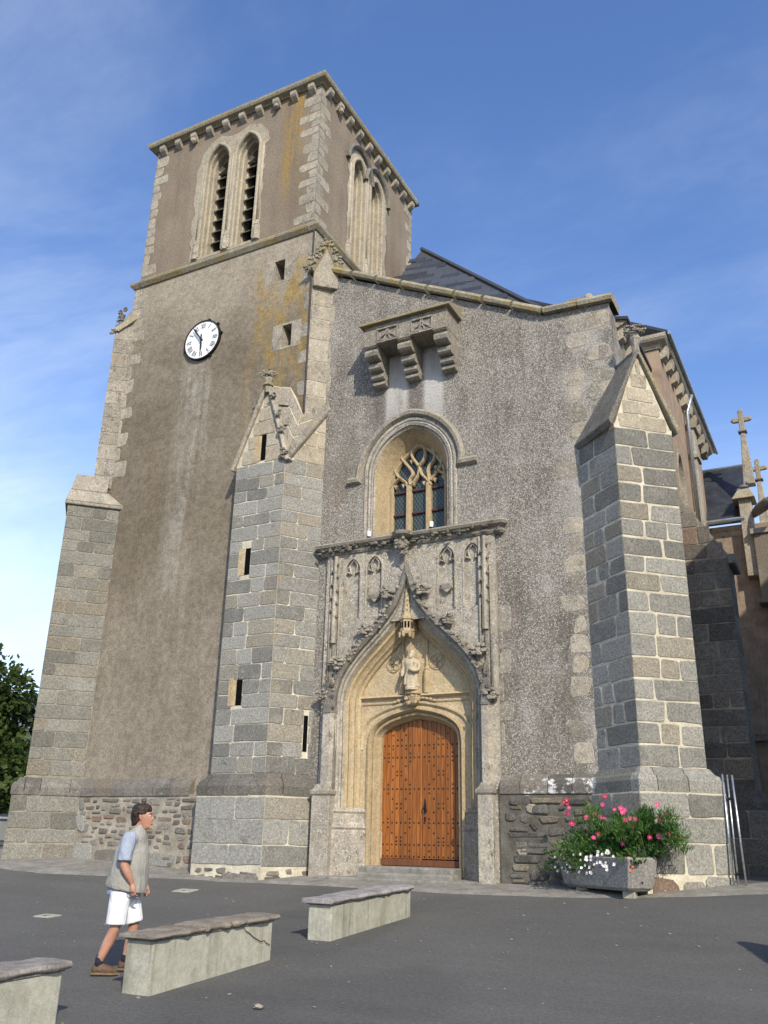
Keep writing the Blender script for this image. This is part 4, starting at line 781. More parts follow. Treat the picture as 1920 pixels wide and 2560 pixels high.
# cornice of leafwork with its central bracket, shields
cpl = [(-10.58,16.98),(-10.56,YP-.0),(-6.14,YP-.0),(-6.10,16.98)]
cm = MB(); plan(cm, cpl, [(-.1,7.78),(.03,7.78),(.07,7.84),(.05,7.90),(.17,7.96),(.20,8.02),(.15,8.06),(-.1,8.10)]); cor = cm.build('portal_cornice', MT['weather'], portal, bevel=.01)
m_ = MB()
for k in range(95): m_.blob((lerp(-10.6,-6.1,R.random()), YP-R.uniform(.06,.16), R.uniform(7.82,7.95)), (R.uniform(.03,.08),.045,R.uniform(.025,.05)), k, .7)
m_.build('leaf_frieze', MT['black'], cor, kind='stuff')
m_ = MB(); leaf_lump(m_, (-8.4,YP-.2,7.8), .2, 7, 14); leaf_lump(m_, (-8.38,YP-.16,7.62), .14, 8, 9); m_.lathe((-8.39,YP-.17,7.92), [(.16,0),(.24,.05),(.26,.12),(.18,.15)], 7); m_.build('foliate_bracket', MT['weather'], cor)
def shield(x, z, w, h, fret):
    m_ = MB(); m_.prism(FPo, [(x-w/2,z+h/2),(x+w/2,z+h/2),(x+w/2,z),(x+w*.3,z-h*.3),(x,z-h/2),(x-w*.3,z-h*.3),(x-w/2,z)], -.08, .03)
    if fret:
        for k in range(-2,3):
            for s_ in (-1,1): m_.sweep(FPo, [(x+k*w*.2-s_*w*.22,z-h*.2),(x+k*w*.2+s_*w*.22,z+h*.24)], [(-.008,.025),(-.006,.042),(.006,.042),(.008,.025)])
    return m_.build('carved_shield', MT['frame'], portal)
shield(-8.43,7.36,.24,.32,False); shield(-9.15,6.70,.23,.28,True); shield(-7.38,6.73,.24,.28,True)
# pilasters, their spirelets and bases at both sides
for px_, hw, ex in ((-10.19,.17,0),(-6.52,.13,1)):
    pil = MB().hexa([(px_-hw,YP,2.5),(px_-hw*.6,YP-.16,2.5),(px_+hw*.6,YP-.16,2.5),(px_+hw,YP,2.5)],[(px_-hw,YP,4.2),(px_-hw*.6,YP-.16,4.2),(px_+hw*.6,YP-.16,4.2),(px_+hw,YP,4.2)]).build('pilaster', MT['frame'], portal, bevel=.012)
    MB().hexa([(px_-hw*1.1,YP,4.15),(px_-hw*.6,YP-.18,4.15),(px_+hw*.6,YP-.18,4.15),(px_+hw*1.1,YP,4.15)],[(px_-.03,YP,5.05),(px_-.02,YP-.06,5.05),(px_+.02,YP-.06,5.05),(px_+.03,YP,5.05)]).build('spirelet', MT['black'], pil)
    for k in range(6): leaf_lump(MB(), (px_+(-1)**k*(hw*.75-.012*k),YP-.14,4.25+k*.13), .06, 140+k+ex*9, 6).build('crocket', MT['black'], pil)
    for dx, r_, z1 in ((-.11,.028,7.76),(.02,.035,7.76),(.13,.025,7.1)):
        MB().tube([(px_+dx,YP-.02,4.3),(px_+dx,YP-.02,z1)], r_, 8).build('slender_shaft', MT['weather'], pil, smooth=True)
    MB().tube([(px_+.02,YP-.05,5.7),(px_+.02,YP-.05,6.9),(px_+.02,YP-.05,7.75)], [.07,.06,.045], 6).build('pinnacle_shaft', MT['frame'], pil)
    for k in range(9): MB().blob((px_+.02+(-1)**k*.075,YP-.08,6.3+k*.155), (.035,.04,.045), k, .6).build('crocket', MT['black'], pil)
    b0, b1 = (px_-.27,px_+.17) if not ex else (px_-.17,px_+.14)
    bs = MB().box(b0,b1,YP-.2,YP+.1,.6,2.44).build('pilaster_base', MT['frame'], portal, bevel=.015)
    plan(MB(), [(b0,YP+.05),(b0,YP-.2),(b1,YP-.2),(b1,YP+.05)], [(-.1,2.42),(.0,2.42),(.03,2.46),(.03,2.52),(-.03,2.58),(-.06,2.66),(-.12,2.68)]).build('base_moulding', MT['weather'], bs)
# stepped jamb bases
for s_ in (-1,1):
    A, B = (XC+s_*1.72,YP-.03), (XC+s_*.93,17.70)
    pth = [A,(XC+s_*1.5,YP+.10),(XC+s_*1.12,17.42),B]
    if s_ > 0: pth = pth[::-1]
    jb = plan(MB(), pth, [(-.4,.7),(.06,.7),(.06,1.05),(.05,1.1),(.05,1.72),(.02,1.76),(.05,1.80),(.04,1.86),(.0,1.90),(.0,2.08),(.03,2.12),(.02,2.17),(-.04,2.20),(-.4,2.22)]); jb.build('jamb_base', MT['frame'] if s_ < 0 else MT['weather'], portal)
MB().box(XC-1.05,XC+1.05,16.98,17.8,.7,1.07).build('threshold', MT['paving'], portal, bevel=.03)
MB().box(XC-.95,XC+1.15,16.66,17.0,.7,.965).build('door_step', MT['paving'], portal, bevel=.04)
MB().box(-10.2,-6.7,16.52,17.05,.6,.865).build('door_step', MT['paving'], portal, bevel=.03)
# ------------------------------------------------------------------ door
door = empty('door', (XC,17.68,1.08), church)
FDo = FW(17.68)
def dtop(u): a = min(1, abs(u-XC)/.91); return 3.66+.40*math.sqrt(max(0,1-a**2.6))
edges = [XC-.91+i*.1035 for i in range(10)]; xm = edges[-1]; edges2 = [xm+.03+i*(XC+.91-xm-.03)/8 for i in range(9)]
cols = []
for L_ in (edges, edges2):
    for a, b in zip(L_, L_[1:]):
        g = .004; n_ = R.uniform(0,.004); MB().prism(FDo, [(a+g,1.22),(b-g,1.22),(b-g,dtop(b)),((a+b)/2,dtop((a+b)/2)),(a+g,dtop(a))], -.04, .006+n_).build('plank', MT['wood'], door, bevel=.004)
        cols.append((a+b)/2)
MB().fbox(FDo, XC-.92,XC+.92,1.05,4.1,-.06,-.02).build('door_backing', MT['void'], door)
MB().fbox(FDo, xm-.018,xm+.03,1.1,4.02,0,.028).build('meeting_strip', MT['wood'], door, bevel=.008)
MB().fbox(FDo, XC-.91,xm-.01,1.08,1.215,-.02,.03).build('bottom_rail', MT['wood_dark'], door, bevel=.008); MB().fbox(FDo, xm-.005,XC+.91,1.075,1.20,-.02,.03).build('bottom_rail', MT['wood_dark'], door, bevel=.008)
sm = MB().lathe((0,0,0), [(.025,0),(.023,.010),(.015,.017),(.002,.021)], 7).build('stud', MT['iron'], door, smooth=True); sm.location = (cols[0],17.66,3.5)
sm.rotation_euler = (rad(90),0,0); LOC[sm.name] = sm.location.copy(); first = True
def stud(u, z):
    global first
    if z > dtop(u)-.05: return
    if first: sm.location = (u,17.672,z); first = False; return
    copy_to(sm, (u,17.672,z), door, (rad(90),0,0))
rows = [3.50,3.25,2.60,1.92,1.49,1.26]
for i, u in enumerate(cols):
    for z in rows: stud(u, z)
    j = i if i < 9 else 17-i-1+1
    ty = {1:'A',6:'A',3:'B',4:'B',2:'C',5:'C',7:'N',8:'N',0:'N'}.get(i) if i < 9 else {9:'N',10:'A',11:'C',12:'B',13:'B',14:'C',15:'A',16:'N'}.get(i)
    for z in {'A':[3.335,3.165,2.69,2.51,2.0,1.83,1.37],'B':[3.62,2.96,2.88,2.30,2.21,1.63,1.555],'C':[3.43,3.72,3.07,2.79,2.40,2.13,1.72],'N':[]}[ty]: stud(u, z)
hd = MB(); hx = xm+.095
hd.prism(FDo, [(hx-.012,2.36),(hx,2.42),(hx+.012,2.36),(hx+.03,2.24),(hx+.022,2.14),(hx,2.1),(hx-.022,2.14),(hx-.03,2.24)], .008, .02); hd.prism(FDo, [(hx-.02,2.04),(hx+.02,2.04),(hx+.015,1.96),(hx,1.93),(hx-.015,1.96)], .008, .02)
hd.tube([(hx+.055*math.cos(a*.628),17.63,2.17+.055*math.sin(a*.628)) for a in range(11)], .009, 6); hd.build('door_handle', MT['iron'], door)
# ------------------------------------------------------------------ roofs behind the front
A = Vector((-10.45,22.0,19.95)); B = Vector((-4.7,18.2,13.3)); C_ = Vector((-10.6,18.6,15.3))
U = Vector((B-A)); n_ = (B-A).cross(C_-A).normalized()
if n_.y > 0: n_ = -n_
hv = Vector((0,0,1)).cross(n_).normalized(); hv = hv if hv.x > 0 else -hv; dn = hv.cross(n_).normalized(); dn = dn if dn.z < 0 else -dn
roof = MB().add([A,B,C_,A-Vector((0,0,4)),B-Vector((0,0,4)),C_-Vector((0,0,4))],[(0,1,2),(0,3,4,1),(3,5,4),(0,2,5,3),(1,4,5,2)]).build('nave_roof', MT['slate'], church)
MB().tube([A+n_*.03,B+n_*.03], .07, 6).build('roof_verge', MT['slate'], roof)
lf = Vector((-11.2,22.05,19.2)); MB().add([A,C_,lf+Vector((0,0,-.2)),A+Vector((.02,.3,0)),Vector((-11.0,22.5,17.5))],[(0,1,2)]).build('roof_hip', MT['slate'], roof)
e1 = U.normalized(); sw, sh = .55, .30; base = None
d = 0; row = 0
perp = (C_-A)-e1*((C_-A).dot(e1)); 
slate0 = None; rotm = Matrix((hv, -dn, n_)).transposed()
for row in range(22):
    s0 = row*sh
    P0 = A+dn*s0
    for k in range(-6,22):
        P = P0+hv*((k+(.5 if row%2 else 0))*sw)
        # keep inside the triangle A,B,C_
        v0, v1, v2 = B-A, C_-A, (P+hv*sw*.5+dn*sh*.5)-A; d00,d01,d11,d20,d21 = v0.dot(v0),v0.dot(v1),v1.dot(v1),v2.dot(v0),v2.dot(v1); den = d00*d11-d01*d01
        a_ = (d11*d20-d01*d21)/den; b_ = (d00*d21-d01*d20)/den
        def bar(Pq):
            w2 = Pq-A; e0, e1_ = w2.dot(v0), w2.dot(v1); return (d11*e0-d01*e1_)/den, (d00*e1_-d01*e0)/den
        if a_ < 0.0 or a_+b_ > 1.0 or min(bar(P)[1], bar(P+hv*sw)[1]) < -.004: continue
        if slate0 is None:
            slate0 = MB().box(.006,sw-.006,-sh-.03,.0,0,.014).build('roof_slate', MT['slate'], roof); me = slate0.data
            c0 = slate0.location.copy()
            for v in me.vertices: v.co += c0
            slate0.location = P+n_*.012; slate0.rotation_euler = rotm.to_euler(); LOC[slate0.name] = slate0.location.copy(); tl_ = slate0
        else: copy_to(slate0, P+n_*(.012+R.uniform(0,.006)), roof, (rotm@Matrix.Rotation(rad(2.2),3,'X')).to_euler())
# south side: two bays of the aisle, their cornices and the second buttress
XA = -3.0
ai = MB(); ai.sheet(FS(XA), rect(20.1,26.2,.7,13.3), [lancet(21.75,.42,9.3,10.35,11.0)]); ai.sheet(FW(20.1), rect(-6.5,XA,.7,13.3)); aisle = ai.build('aisle_wall', MT['aisle'], church)
fs = FS(XA); MB().sheet(fs, lancet(21.75,.42,9.3,10.35,11.0), n=-.3).build('aisle_window', MT['quoin'], aisle); MB().sweep(fs, lancet(21.75,.42,9.3,10.35,11.0), [(-.14,.004),(-.13,.02),(0,.02),(.02,-.3)], caps=False).build('window_surround', MT['quoin'], aisle)
plan_stones([(XA-1.2,20.1),(XA,20.1),(XA,27.6)], [(-.1,13.2),(.05,13.2),(.08,13.3),(.20,13.36),(.24,13.42),(.24,13.52),(-.3,13.56)], 1.6, aisle, MT['quoin'], 'cornice_stone')
for k in range(10):
    y = 20.35+k*.7; MB().prism(lambda o,z,n: (XA+o,y+n,z), [(0,12.98),(0,13.32),(.2,13.32),(.2,13.22),(.18,13.14),(.16,13.05),(.06,13.0)], -.12, .12).build('cornice_corbel', MT['quoin'], aisle)
MB().hexa([(XA+.28,19.95,13.52),(XA+.28,28.0,13.52),(-8,28.0,16.4),(-8,19.95,16.4)],[(XA+.28,19.95,13.6),(XA+.28,28.0,13.6),(-8,28.0,16.5),(-8,19.95,16.5)]).build('aisle_roof', MT['slate'], aisle)
MB().tube([(XA+.30,20,13.55),(XA+.30,28.0,13.55)], .05, 8).build('gutter', MT['zinc'], aisle)
MB().tube([(XA+.28,23.3,13.4),(XA+.1,23.35,12.9),(XA+.1,23.35,9.4)], .055, 8).build('downpipe', MT['zinc'], aisle, smooth=True)
ab = MB().box(XA,XA+.2,23.55,24.05,9,12.6).build('aisle_pilaster', MT['quoin'], aisle, bevel=.02); MB().box(XA,XA+.27,23.5,24.1,12.5,12.62).build('pilaster_cap', MT['mossy'], ab); MB().box(XA,XA+.26,23.5,24.1,11.6,11.72).build('pilaster_band', MT['quoin'], ab)
fb1 = FS(-3.48); plan_stones([(-3.48,17.55),(-3.48,20.1)], [(-.1,12.5),(.04,12.5),(.2,12.58),(.26,12.64),(.26,12.74),(-.2,12.78)], 1.3, nave, MT['quoin'], 'cornice_stone')
for k in range(3): y = 17.75+k*.75; MB().prism(lambda o,z,n: (-3.48+o,y+n,z), [(0,12.2),(0,12.56),(.22,12.56),(.22,12.44),(.15,12.36),(.12,12.26)], -.12, .12).build('cornice_corbel', MT['quoin'], nave)
MB().hexa([(-3.2,17.5,12.62),(-3.2,20.1,12.62),(-8,20.1,13.7),(-8,17.5,13.7)],[(-3.2,17.5,12.70),(-3.2,20.1,12.70),(-8,20.1,13.8),(-8,17.5,13.8)]).build('nave_side_roof', MT['slate'], nave)
Y2 = 20.4; sb = MB().box(XA-.05,-2.02,Y2,21.4,.7,7.75); sbut = sb.build('side_buttress', MT['mortar_dull'], church); FB2 = FW(Y2)
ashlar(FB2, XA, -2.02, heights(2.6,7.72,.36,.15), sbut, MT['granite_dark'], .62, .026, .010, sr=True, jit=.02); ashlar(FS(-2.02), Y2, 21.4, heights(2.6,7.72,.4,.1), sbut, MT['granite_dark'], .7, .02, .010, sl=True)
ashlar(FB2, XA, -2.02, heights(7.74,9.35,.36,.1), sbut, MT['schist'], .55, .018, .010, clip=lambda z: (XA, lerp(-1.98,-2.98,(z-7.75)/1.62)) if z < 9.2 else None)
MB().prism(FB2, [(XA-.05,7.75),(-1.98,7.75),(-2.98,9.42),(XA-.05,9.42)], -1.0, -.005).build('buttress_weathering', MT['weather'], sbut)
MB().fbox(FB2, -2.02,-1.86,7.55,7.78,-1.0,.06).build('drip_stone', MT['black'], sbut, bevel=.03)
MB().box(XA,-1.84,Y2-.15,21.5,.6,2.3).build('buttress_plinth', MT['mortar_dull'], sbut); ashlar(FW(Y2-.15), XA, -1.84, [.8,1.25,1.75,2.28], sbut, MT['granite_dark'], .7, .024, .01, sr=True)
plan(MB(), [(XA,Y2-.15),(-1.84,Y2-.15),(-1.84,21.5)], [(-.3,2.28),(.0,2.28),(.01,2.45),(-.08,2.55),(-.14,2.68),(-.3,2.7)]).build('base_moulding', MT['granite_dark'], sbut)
# ------------------------------------------------------------------ side chapel beyond, with pinnacles and slate roof
YC = 26.0; FC = FW(YC)
ch = MB(); ch.box(-3.0,2.3,YC,34,.7,10.32); chapel = ch.build('chapel_wall', MT['chapel'], church)
MB().hexa([(-3.8,YC-.25,10.32),(-1.81,YC-.25,10.32),(-1.81,YC+1.6,12.69),(-3.8,YC+1.6,12.69)],[(-3.8,YC-.28,10.41),(-1.81,YC-.28,10.41),(-1.81,YC+1.6,12.81),(-3.8,YC+1.6,12.81)]).build('chapel_roof', MT['slate_far'], chapel)
MB().tube([(-3.8,YC+1.6,12.81),(-1.81,YC+1.6,12.81)], .06, 6).build('ridge_zinc', MT['zinc'], chapel)
MB().tube([(-3.0,YC-.32,10.41),(-1.95,YC-.32,10.41)], .07, 8).build('gutter', MT['zinc'], chapel)
plan(MB(), [(-3.0,YC),(-1.95,YC)], [(-.1,10.02),(.02,10.02),(.06,10.1),(.05,10.16),(.14,10.22),(.16,10.30),(-.1,10.32)]).build('chapel_cornice', MT['quoin'], chapel)
def pinnacle(x, y, z, s=1.0):
    p = MB(); p.hexa([(x-.17*s,y-.17*s,z-2.6*s),(x+.17*s,y-.17*s,z-2.6*s),(x+.17*s,y+.17*s,z-2.6*s),(x-.17*s,y+.17*s,z-2.6*s)],[(x-.065*s,y-.065*s,z-.75*s),(x+.065*s,y-.065*s,z-.75*s),(x+.065*s,y+.065*s,z-.75*s),(x-.065*s,y+.065*s,z-.75*s)])
    o = p.build('chapel_pinnacle', MT['quoin'], chapel, bevel=.02)
    MB().box(x-.13*s,x+.13*s,y-.13*s,y+.13*s,z-.80*s,z-.74*s).build('pinnacle_collar', MT['black'], o, bevel=.015)
    c = MB(); c.box(x-.08*s,x+.08*s,y-.07*s,y+.07*s,z-.74*s,z-.02*s); c.box(x-.25*s,x+.25*s,y-.06*s,y+.06*s,z-.42*s,z-.27*s); c.blob((x-.24*s,y,z-.34*s),.09*s,3,.3); c.blob((x+.24*s,y,z-.34*s),.09*s,4,.3); c.blob((x,y,z-.04*s),.09*s,5,.3); c.build('stone_cross', MT['mossy'], o, bevel=.02)
pinnacle(-1.73,YC+.2,14.05,.95); pinnacle(-1.55,YC+1.8,13.02,.9)
st = MB(); st.box(-2.06,-1.73,YC-.35,YC+.2,8.7,11.0); stb = st.build('chapel_buttress', MT['quoin'], chapel, bevel=.02)
MB().hexa([(-2.23,YC-.5,10.98),(-1.6,YC-.5,10.98),(-1.6,YC+.3,10.98),(-2.23,YC+.3,10.98)],[(-2.05,YC-.2,11.36),(-1.73,YC-.2,11.36),(-1.73,YC+.3,11.36),(-2.05,YC+.3,11.36)]).build('buttress_capping', MT['mossy'], stb, bevel=.02)
MB().box(-1.76,-.2,YC-.5,YC+.4,7.9,9.9).build('chapel_parapet', MT['granite_dark'], chapel); MB().box(-1.84,-.2,YC-.58,YC+.4,7.86,8.0).build('parapet_ledge', MT['black'], chapel); MB().box(-1.84,-.2,YC-.56,YC+.4,9.85,10.0).build('parapet_coping', MT['weather'], chapel)
g_ = MB(); g_.tube([(-1.73,YC-.1,10.55),(-1.5,YC-.5,10.58),(-1.25,YC-.8,10.62),(-1.05,YC-1.1,10.6)], [.10,.16,.17,.12], 8); g_.blob((-.95,YC-1.2,10.62),.16,4,.4); g_.build('gargoyle', MT['black'], chapel, smooth=True)
MB().box(-3.0,-1.1,YC-.14,YC,4.25,4.43).build('chapel_ledge', MT['granite_dark'], chapel)
pg = thing('pigeon', 'small grey pigeon perched on the sloped stone cap of the chapel buttress', 'bird', (-1.89,YC-.1,11.36))
p_ = MB(); p_.blob((-1.89,YC-.1,11.46),(.14,.07,.07),1,.1,2); p_.blob((-1.78,YC-.1,11.56),(.045,.04,.05),2,.1,2); p_.tube([(-1.898,YC-.1,11.44),(-2.13,YC-.1,11.38)],[.04,.015],6); p_.tube([(-1.74,YC-.1,11.56),(-1.70,YC-.1,11.55)],[.012,.004],5)
p_.build('body', flat('pigeon_grey',(.14,.15,.18),.7), pg, smooth=True); lg = MB(); [lg.tube([(-1.89+.03*s_,YC-.1,11.36),(-1.89+.03*s_,YC-.1,11.41)],.008,5) for s_ in (-1,1)]; lg.build('legs', MT['rust'], pg)
# ------------------------------------------------------------------ clock on the tower
ck = thing('tower_clock', 'round white enamel tower clock with black Roman numerals on the rendered tower wall', 'clock', (-14.66,YT,14.60))
cx, cz, cr_ = -14.66, 14.60, .615; FCk = FW(YT)
disc = lambda r, n=40: [(cx+r*math.cos(2*math.pi*i/n), cz+r*math.sin(2*math.pi*i/n)) for i in range(n)]
MB().prism(FCk, disc(cr_), .02, .07).build('dial', MT['white'], ck)
MB().sweep(FCk, disc(cr_+.005), [(.0,.0),(.0,.09),(-.035,.09),(-.035,.0)], closed=True).build('rim', MT['iron'], ck)
br_ = MB()
for a in (75,40,8,-60,200): u, z = cx+(cr_+.03)*math.cos(rad(a)), cz+(cr_+.03)*math.sin(rad(a)); br_.fbox(FCk,u-.03,u+.03,z-.02,z+.03,0,.06)
br_.build('bracket', MT['iron'], ck)
def numeral(txt, k):
    ang = math.pi/2-k*math.pi/6; rad_ = Vector((math.cos(ang),math.sin(ang))); tan = Vector((math.sin(ang),-math.cos(ang))); m_ = MB()
    wd = {'I':.042,'V':.075,'X':.075}; tot = sum(wd[c] for c in txt); x = -tot/2; r0, r1 = .37, .525
    def bar(xa, ra, xb, rb, t):
        pa = Vector((cx,cz))+rad_*ra+tan*xa; pb = Vector((cx,cz))+rad_*rb+tan*xb; m_.prism(FCk, [tuple(pa-tan*t),tuple(pa+tan*t),tuple(pb+tan*t),tuple(pb-tan*t)], .07, .074)
    for c in txt:
        w = wd[c]
        if c == 'I': bar(x+w/2,r0,x+w/2,r1,.011)
        if c == 'V': bar(x+w/2,r0,x+.012,r1,.011); bar(x+w/2,r0,x+w-.012,r1,.006)
        if c == 'X': bar(x+w-.012,r0,x+.012,r1,.011); bar(x+.012,r0,x+w-.012,r1,.006)
        x += w
    p = Vector((cx,cz))+rad_*.55; m_.prism(FCk, [(p.x+.011*math.cos(a*1.047),p.y+.011*math.sin(a*1.047)) for a in range(6)], .07, .074)
    m_.build('numeral', MT['ink'], ck)
for k, t in enumerate(('XII','I','II','III','IIII','V','VI','VII','VIII','IX','X','XI')): numeral(t, k)
def hand(ang, L, tail, w, n):
    a = math.pi/2-rad(ang); d = Vector((math.cos(a),math.sin(a))); t = Vector((-d.y,d.x)); c = Vector((cx,cz)); MB().prism(FCk, [tuple(c-d*tail+t*w*.8),tuple(c-d*tail-t*w*.8),tuple(c-t*w*.7),tuple(c+d*L*.62-t*w),tuple(c+d*L),tuple(c+d*L*.62+t*w),tuple(c+t*w*.7)], n, n+.008).build('hand', MT['ink'], ck)
hand(177, .40, .17, .030, .11); hand(324, .56, .10, .030, .13)
MB().prism(FCk, [(cx+.035*math.cos(i*.785),cz+.035*math.sin(i*.785)) for i in range(8)], .07, .15).build('hub', MT['ink'], ck)
# ------------------------------------------------------------------ statue in the niche
stt = thing('statue', 'pale stone statue of a robed bearded figure on the bracket above the door', 'statue', (XC,17.22,4.61))
s_ = MB(); seg = 28
pr = [(.16,0),(.165,.03),(.155,.10),(.155,.25),(.165,.38),(.175,.46),(.18,.52),(.165,.57),(.10,.605),(.05,.62),(.048,.635),(.06,.65),(.072,.68),(.074,.725),(.066,.765),(.04,.795),(.0,.81)]
vs = []
for r,z in pr:
    for j in range(seg):
        a = 2*math.pi*j/seg; f = 1+(.10*math.sin(a*9+z*4)+.05*math.sin(a*5-z*9))*(1 if z < .52 else .25 if z < .6 else 0); sx_, sy_ = (1,.72) if z < .63 else (.95,1.05)
        vs.append((XC+r*f*sx_*math.cos(a), 17.22+r*f*sy_*math.sin(a)*(.9), 4.67+z))
k = len(pr); s_.add(vs, [(i*seg+j,i*seg+(j+1)%seg,(i+1)*seg+(j+1)%seg,(i+1)*seg+j) for i in range(k-1) for j in range(seg)])
s_.build('robed_body', MT['statue'], stt, smooth=True)
a_ = MB(); a_.tube(spline([(XC+.14,17.22,5.22),(XC+.19,17.17,5.06),(XC+.13,17.10,5.0),(XC+.03,17.07,5.03)],4), .042, 8); a_.blob((XC+.02,17.065,5.04),.035,3,.2); a_.build('arm', MT['statue'], stt, smooth=True)
a_ = MB(); a_.tube(spline([(XC-.14,17.22,5.22),(XC-.20,17.18,5.02),(XC-.19,17.13,4.93)],4), [.045]*8+[.05], 8); a_.blob((XC-.19,17.12,4.91),.04,3,.2); a_.build('arm', MT['statue'], stt, smooth=True)
b_ = MB(); b_.blob((XC-.005,17.155,5.33),(.042,.03,.065),2,.3,2); b_.blob((XC,17.16,5.41),(.012,.018,.014),3,.1); b_.build('beard', MT['statue'], stt, smooth=True)
sc = MB(); sc.sweep(FW(17.125), spline([(XC+.1,5.2),(XC-.0,5.05),(XC-.1,4.9),(XC-.12,4.72)],4), [(-.03,-.02),(-.01,.02),(.02,.015),(.04,-.02)]); sc.build('mantle_fold', MT['statue'], stt)
MB().lathe((XC,17.22,4.6), [(.15,0),(.15,.05),(.13,.08)], 10).build('pedestal', MT['statue'], stt, bevel=.005)
# small lamps left on the cornice
for k,(x,z,l) in enumerate(((-9.3,8.1,'small white cup standing on the portal cornice left of the window'),(-7.72,8.1,'small white cup standing on the portal cornice right of the window'))):
    l_ = thing('white_cup', l, 'cup', (x,16.83,z), 'white cups on the cornice'); MB().lathe((x,16.83,z), [(.035,0),(.04,.02),(.042,.13),(.036,.13),(.034,.03)], 12).build('cup_body', MT['white'], l_, smooth=True)
    MB().lathe((x,16.83,z-.012), [(.055,0),(.055,.012)], 10).build('cup_saucer', MT['iron'], l_)
# ------------------------------------------------------------------ benches of rendered masonry with stone caps
def bench(y0, y1, caps, label, crack=False, x0=-6.86, x1=-6.5, h0=.47, h1=.40):
    b = thing('bench', label, 'bench', ((x0+x1)/2,(y0+y1)/2,zg((y0+y1)/2)), 'low masonry benches across the square')
    z0, z1 = zg(y0)+h0, zg(y1)+h1; n = 10; bot = []; m_ = MB()
    ysn = [lerp(y0,y1,i/n) for i in range(n+1)]; vs = []
    for y in ysn: zt = lerp(z0,z1,(y-y0)/(y1-y0)); vs += [(x0,y,zg(y)-.1),(x1+.0,y,zg(y)-.1),(x1,y,zt),(x0,y,zt)]
    m_.add(vs, [(i*4+j,i*4+(j+1)%4,(i+1)*4+(j+1)%4,(i+1)*4+j) for i in range(n) for j in range(4)]+[(0,1,2,3),(n*4,n*4+1,n*4+2,n*4+3)]); w = m_.build('bench_wall', MT['bench'], b, bevel=.018)
    ft = MB(); ft.fbox(FS(x1), y0, y1, 0, .01, 0, .01)
    ov = .06; cuts = caps
    for k, (a, c) in enumerate(zip(cuts, cuts[1:])):
        za, zc_ = lerp(z0,z1,(a-y0)/(y1-y0)), lerp(z0,z1,(c-y0)/(y1-y0)); th = R.uniform(.065,.085); q = random.Random(k+int(y0*10)); vs = []; m = 9
        for i in range(m):
            f = i/(m-1); y = lerp(a+(.006 if k else -ov),c-(.006 if k < len(cuts)-2 else -ov),f); zb_ = lerp(za,zc_,f); e0, e1 = q.uniform(-.022,.022), q.uniform(-.022,.022); dz = q.uniform(-.012,.004); db = q.uniform(0,.03)
            vs += [(x0-ov-e0,y,zb_+.012+db*.4),(x1+ov+e1-.02,y,zb_+.010+db*.5),(x1+ov+e1,y,zb_+th*.55),(x1+ov+e1-.018,y,zb_+th+dz),((x0+x1)/2,y,zb_+th+.008+dz*.5),(x0-ov-e0,y,zb_+th+dz)]
        fs = [(i*6+j,i*6+(j+1)%6,(i+1)*6+(j+1)%6,(i+1)*6+j) for i in range(m-1) for j in range(6)]+[tuple(range(6)),tuple(range((m-1)*6,m*6))]
        MB().add(vs, fs).build('cap_slab', MT['slab'], b, bevel=.008)
    MB().fbox(FS(x1), y0+.02, y1-.02, 0, 0, 0, 0) if False else None
    jn = MB(); jn.hexa([(x0-.01,y0-.01,z0),(x1+.012,y0-.01,z0),(x1+.012,y1+.01,z1),(x0-.01,y1+.01,z1)],[(x0-.01,y0-.01,z0+.018),(x1+.012,y0-.01,z0+.018),(x1+.012,y1+.01,z1+.018),(x0-.01,y1+.01,z1+.018)]); jn.build('mortar_bed', MT['black'], b)
    if crack:
        fx = FS(x1); pc = [(9.05,.395),(9.12,.33),(9.2,.30),(9.28,.255),(9.36,.225),(9.44,.195),(9.5,.205),(9.56,.165),(9.62,.155)]; z_ = lambda y: zg(y1)
        MB().sweep(fx, [(a,b_+z_(a)) for a,b_ in pc], [(-.007,-.002),(-.003,.002),(.004,.002),(.008,-.002)]).build('crack', MT['void'], b); MB().sweep(fx, [(a,b_+z_(a)-.013) for a,b_ in pc], [(-.006,-.004),(0,.008),(.010,-.004)]).build('crack_lip', MT['quoin'], b)
    return b
bench(3.9, 6.42, [3.9,5.0,6.42], 'low rendered bench cut off by the left edge of the picture')
bench(7.58, 9.66, [7.58,8.35,9.1,9.66], 'low rendered bench with a diagonal crack at its far end, beside the walking man', True)
bench(11.02, 13.42, [11.02,12.5,13.42], 'low rendered bench nearest the church door, with two stone cap slabs', h0=.42, h1=.36)
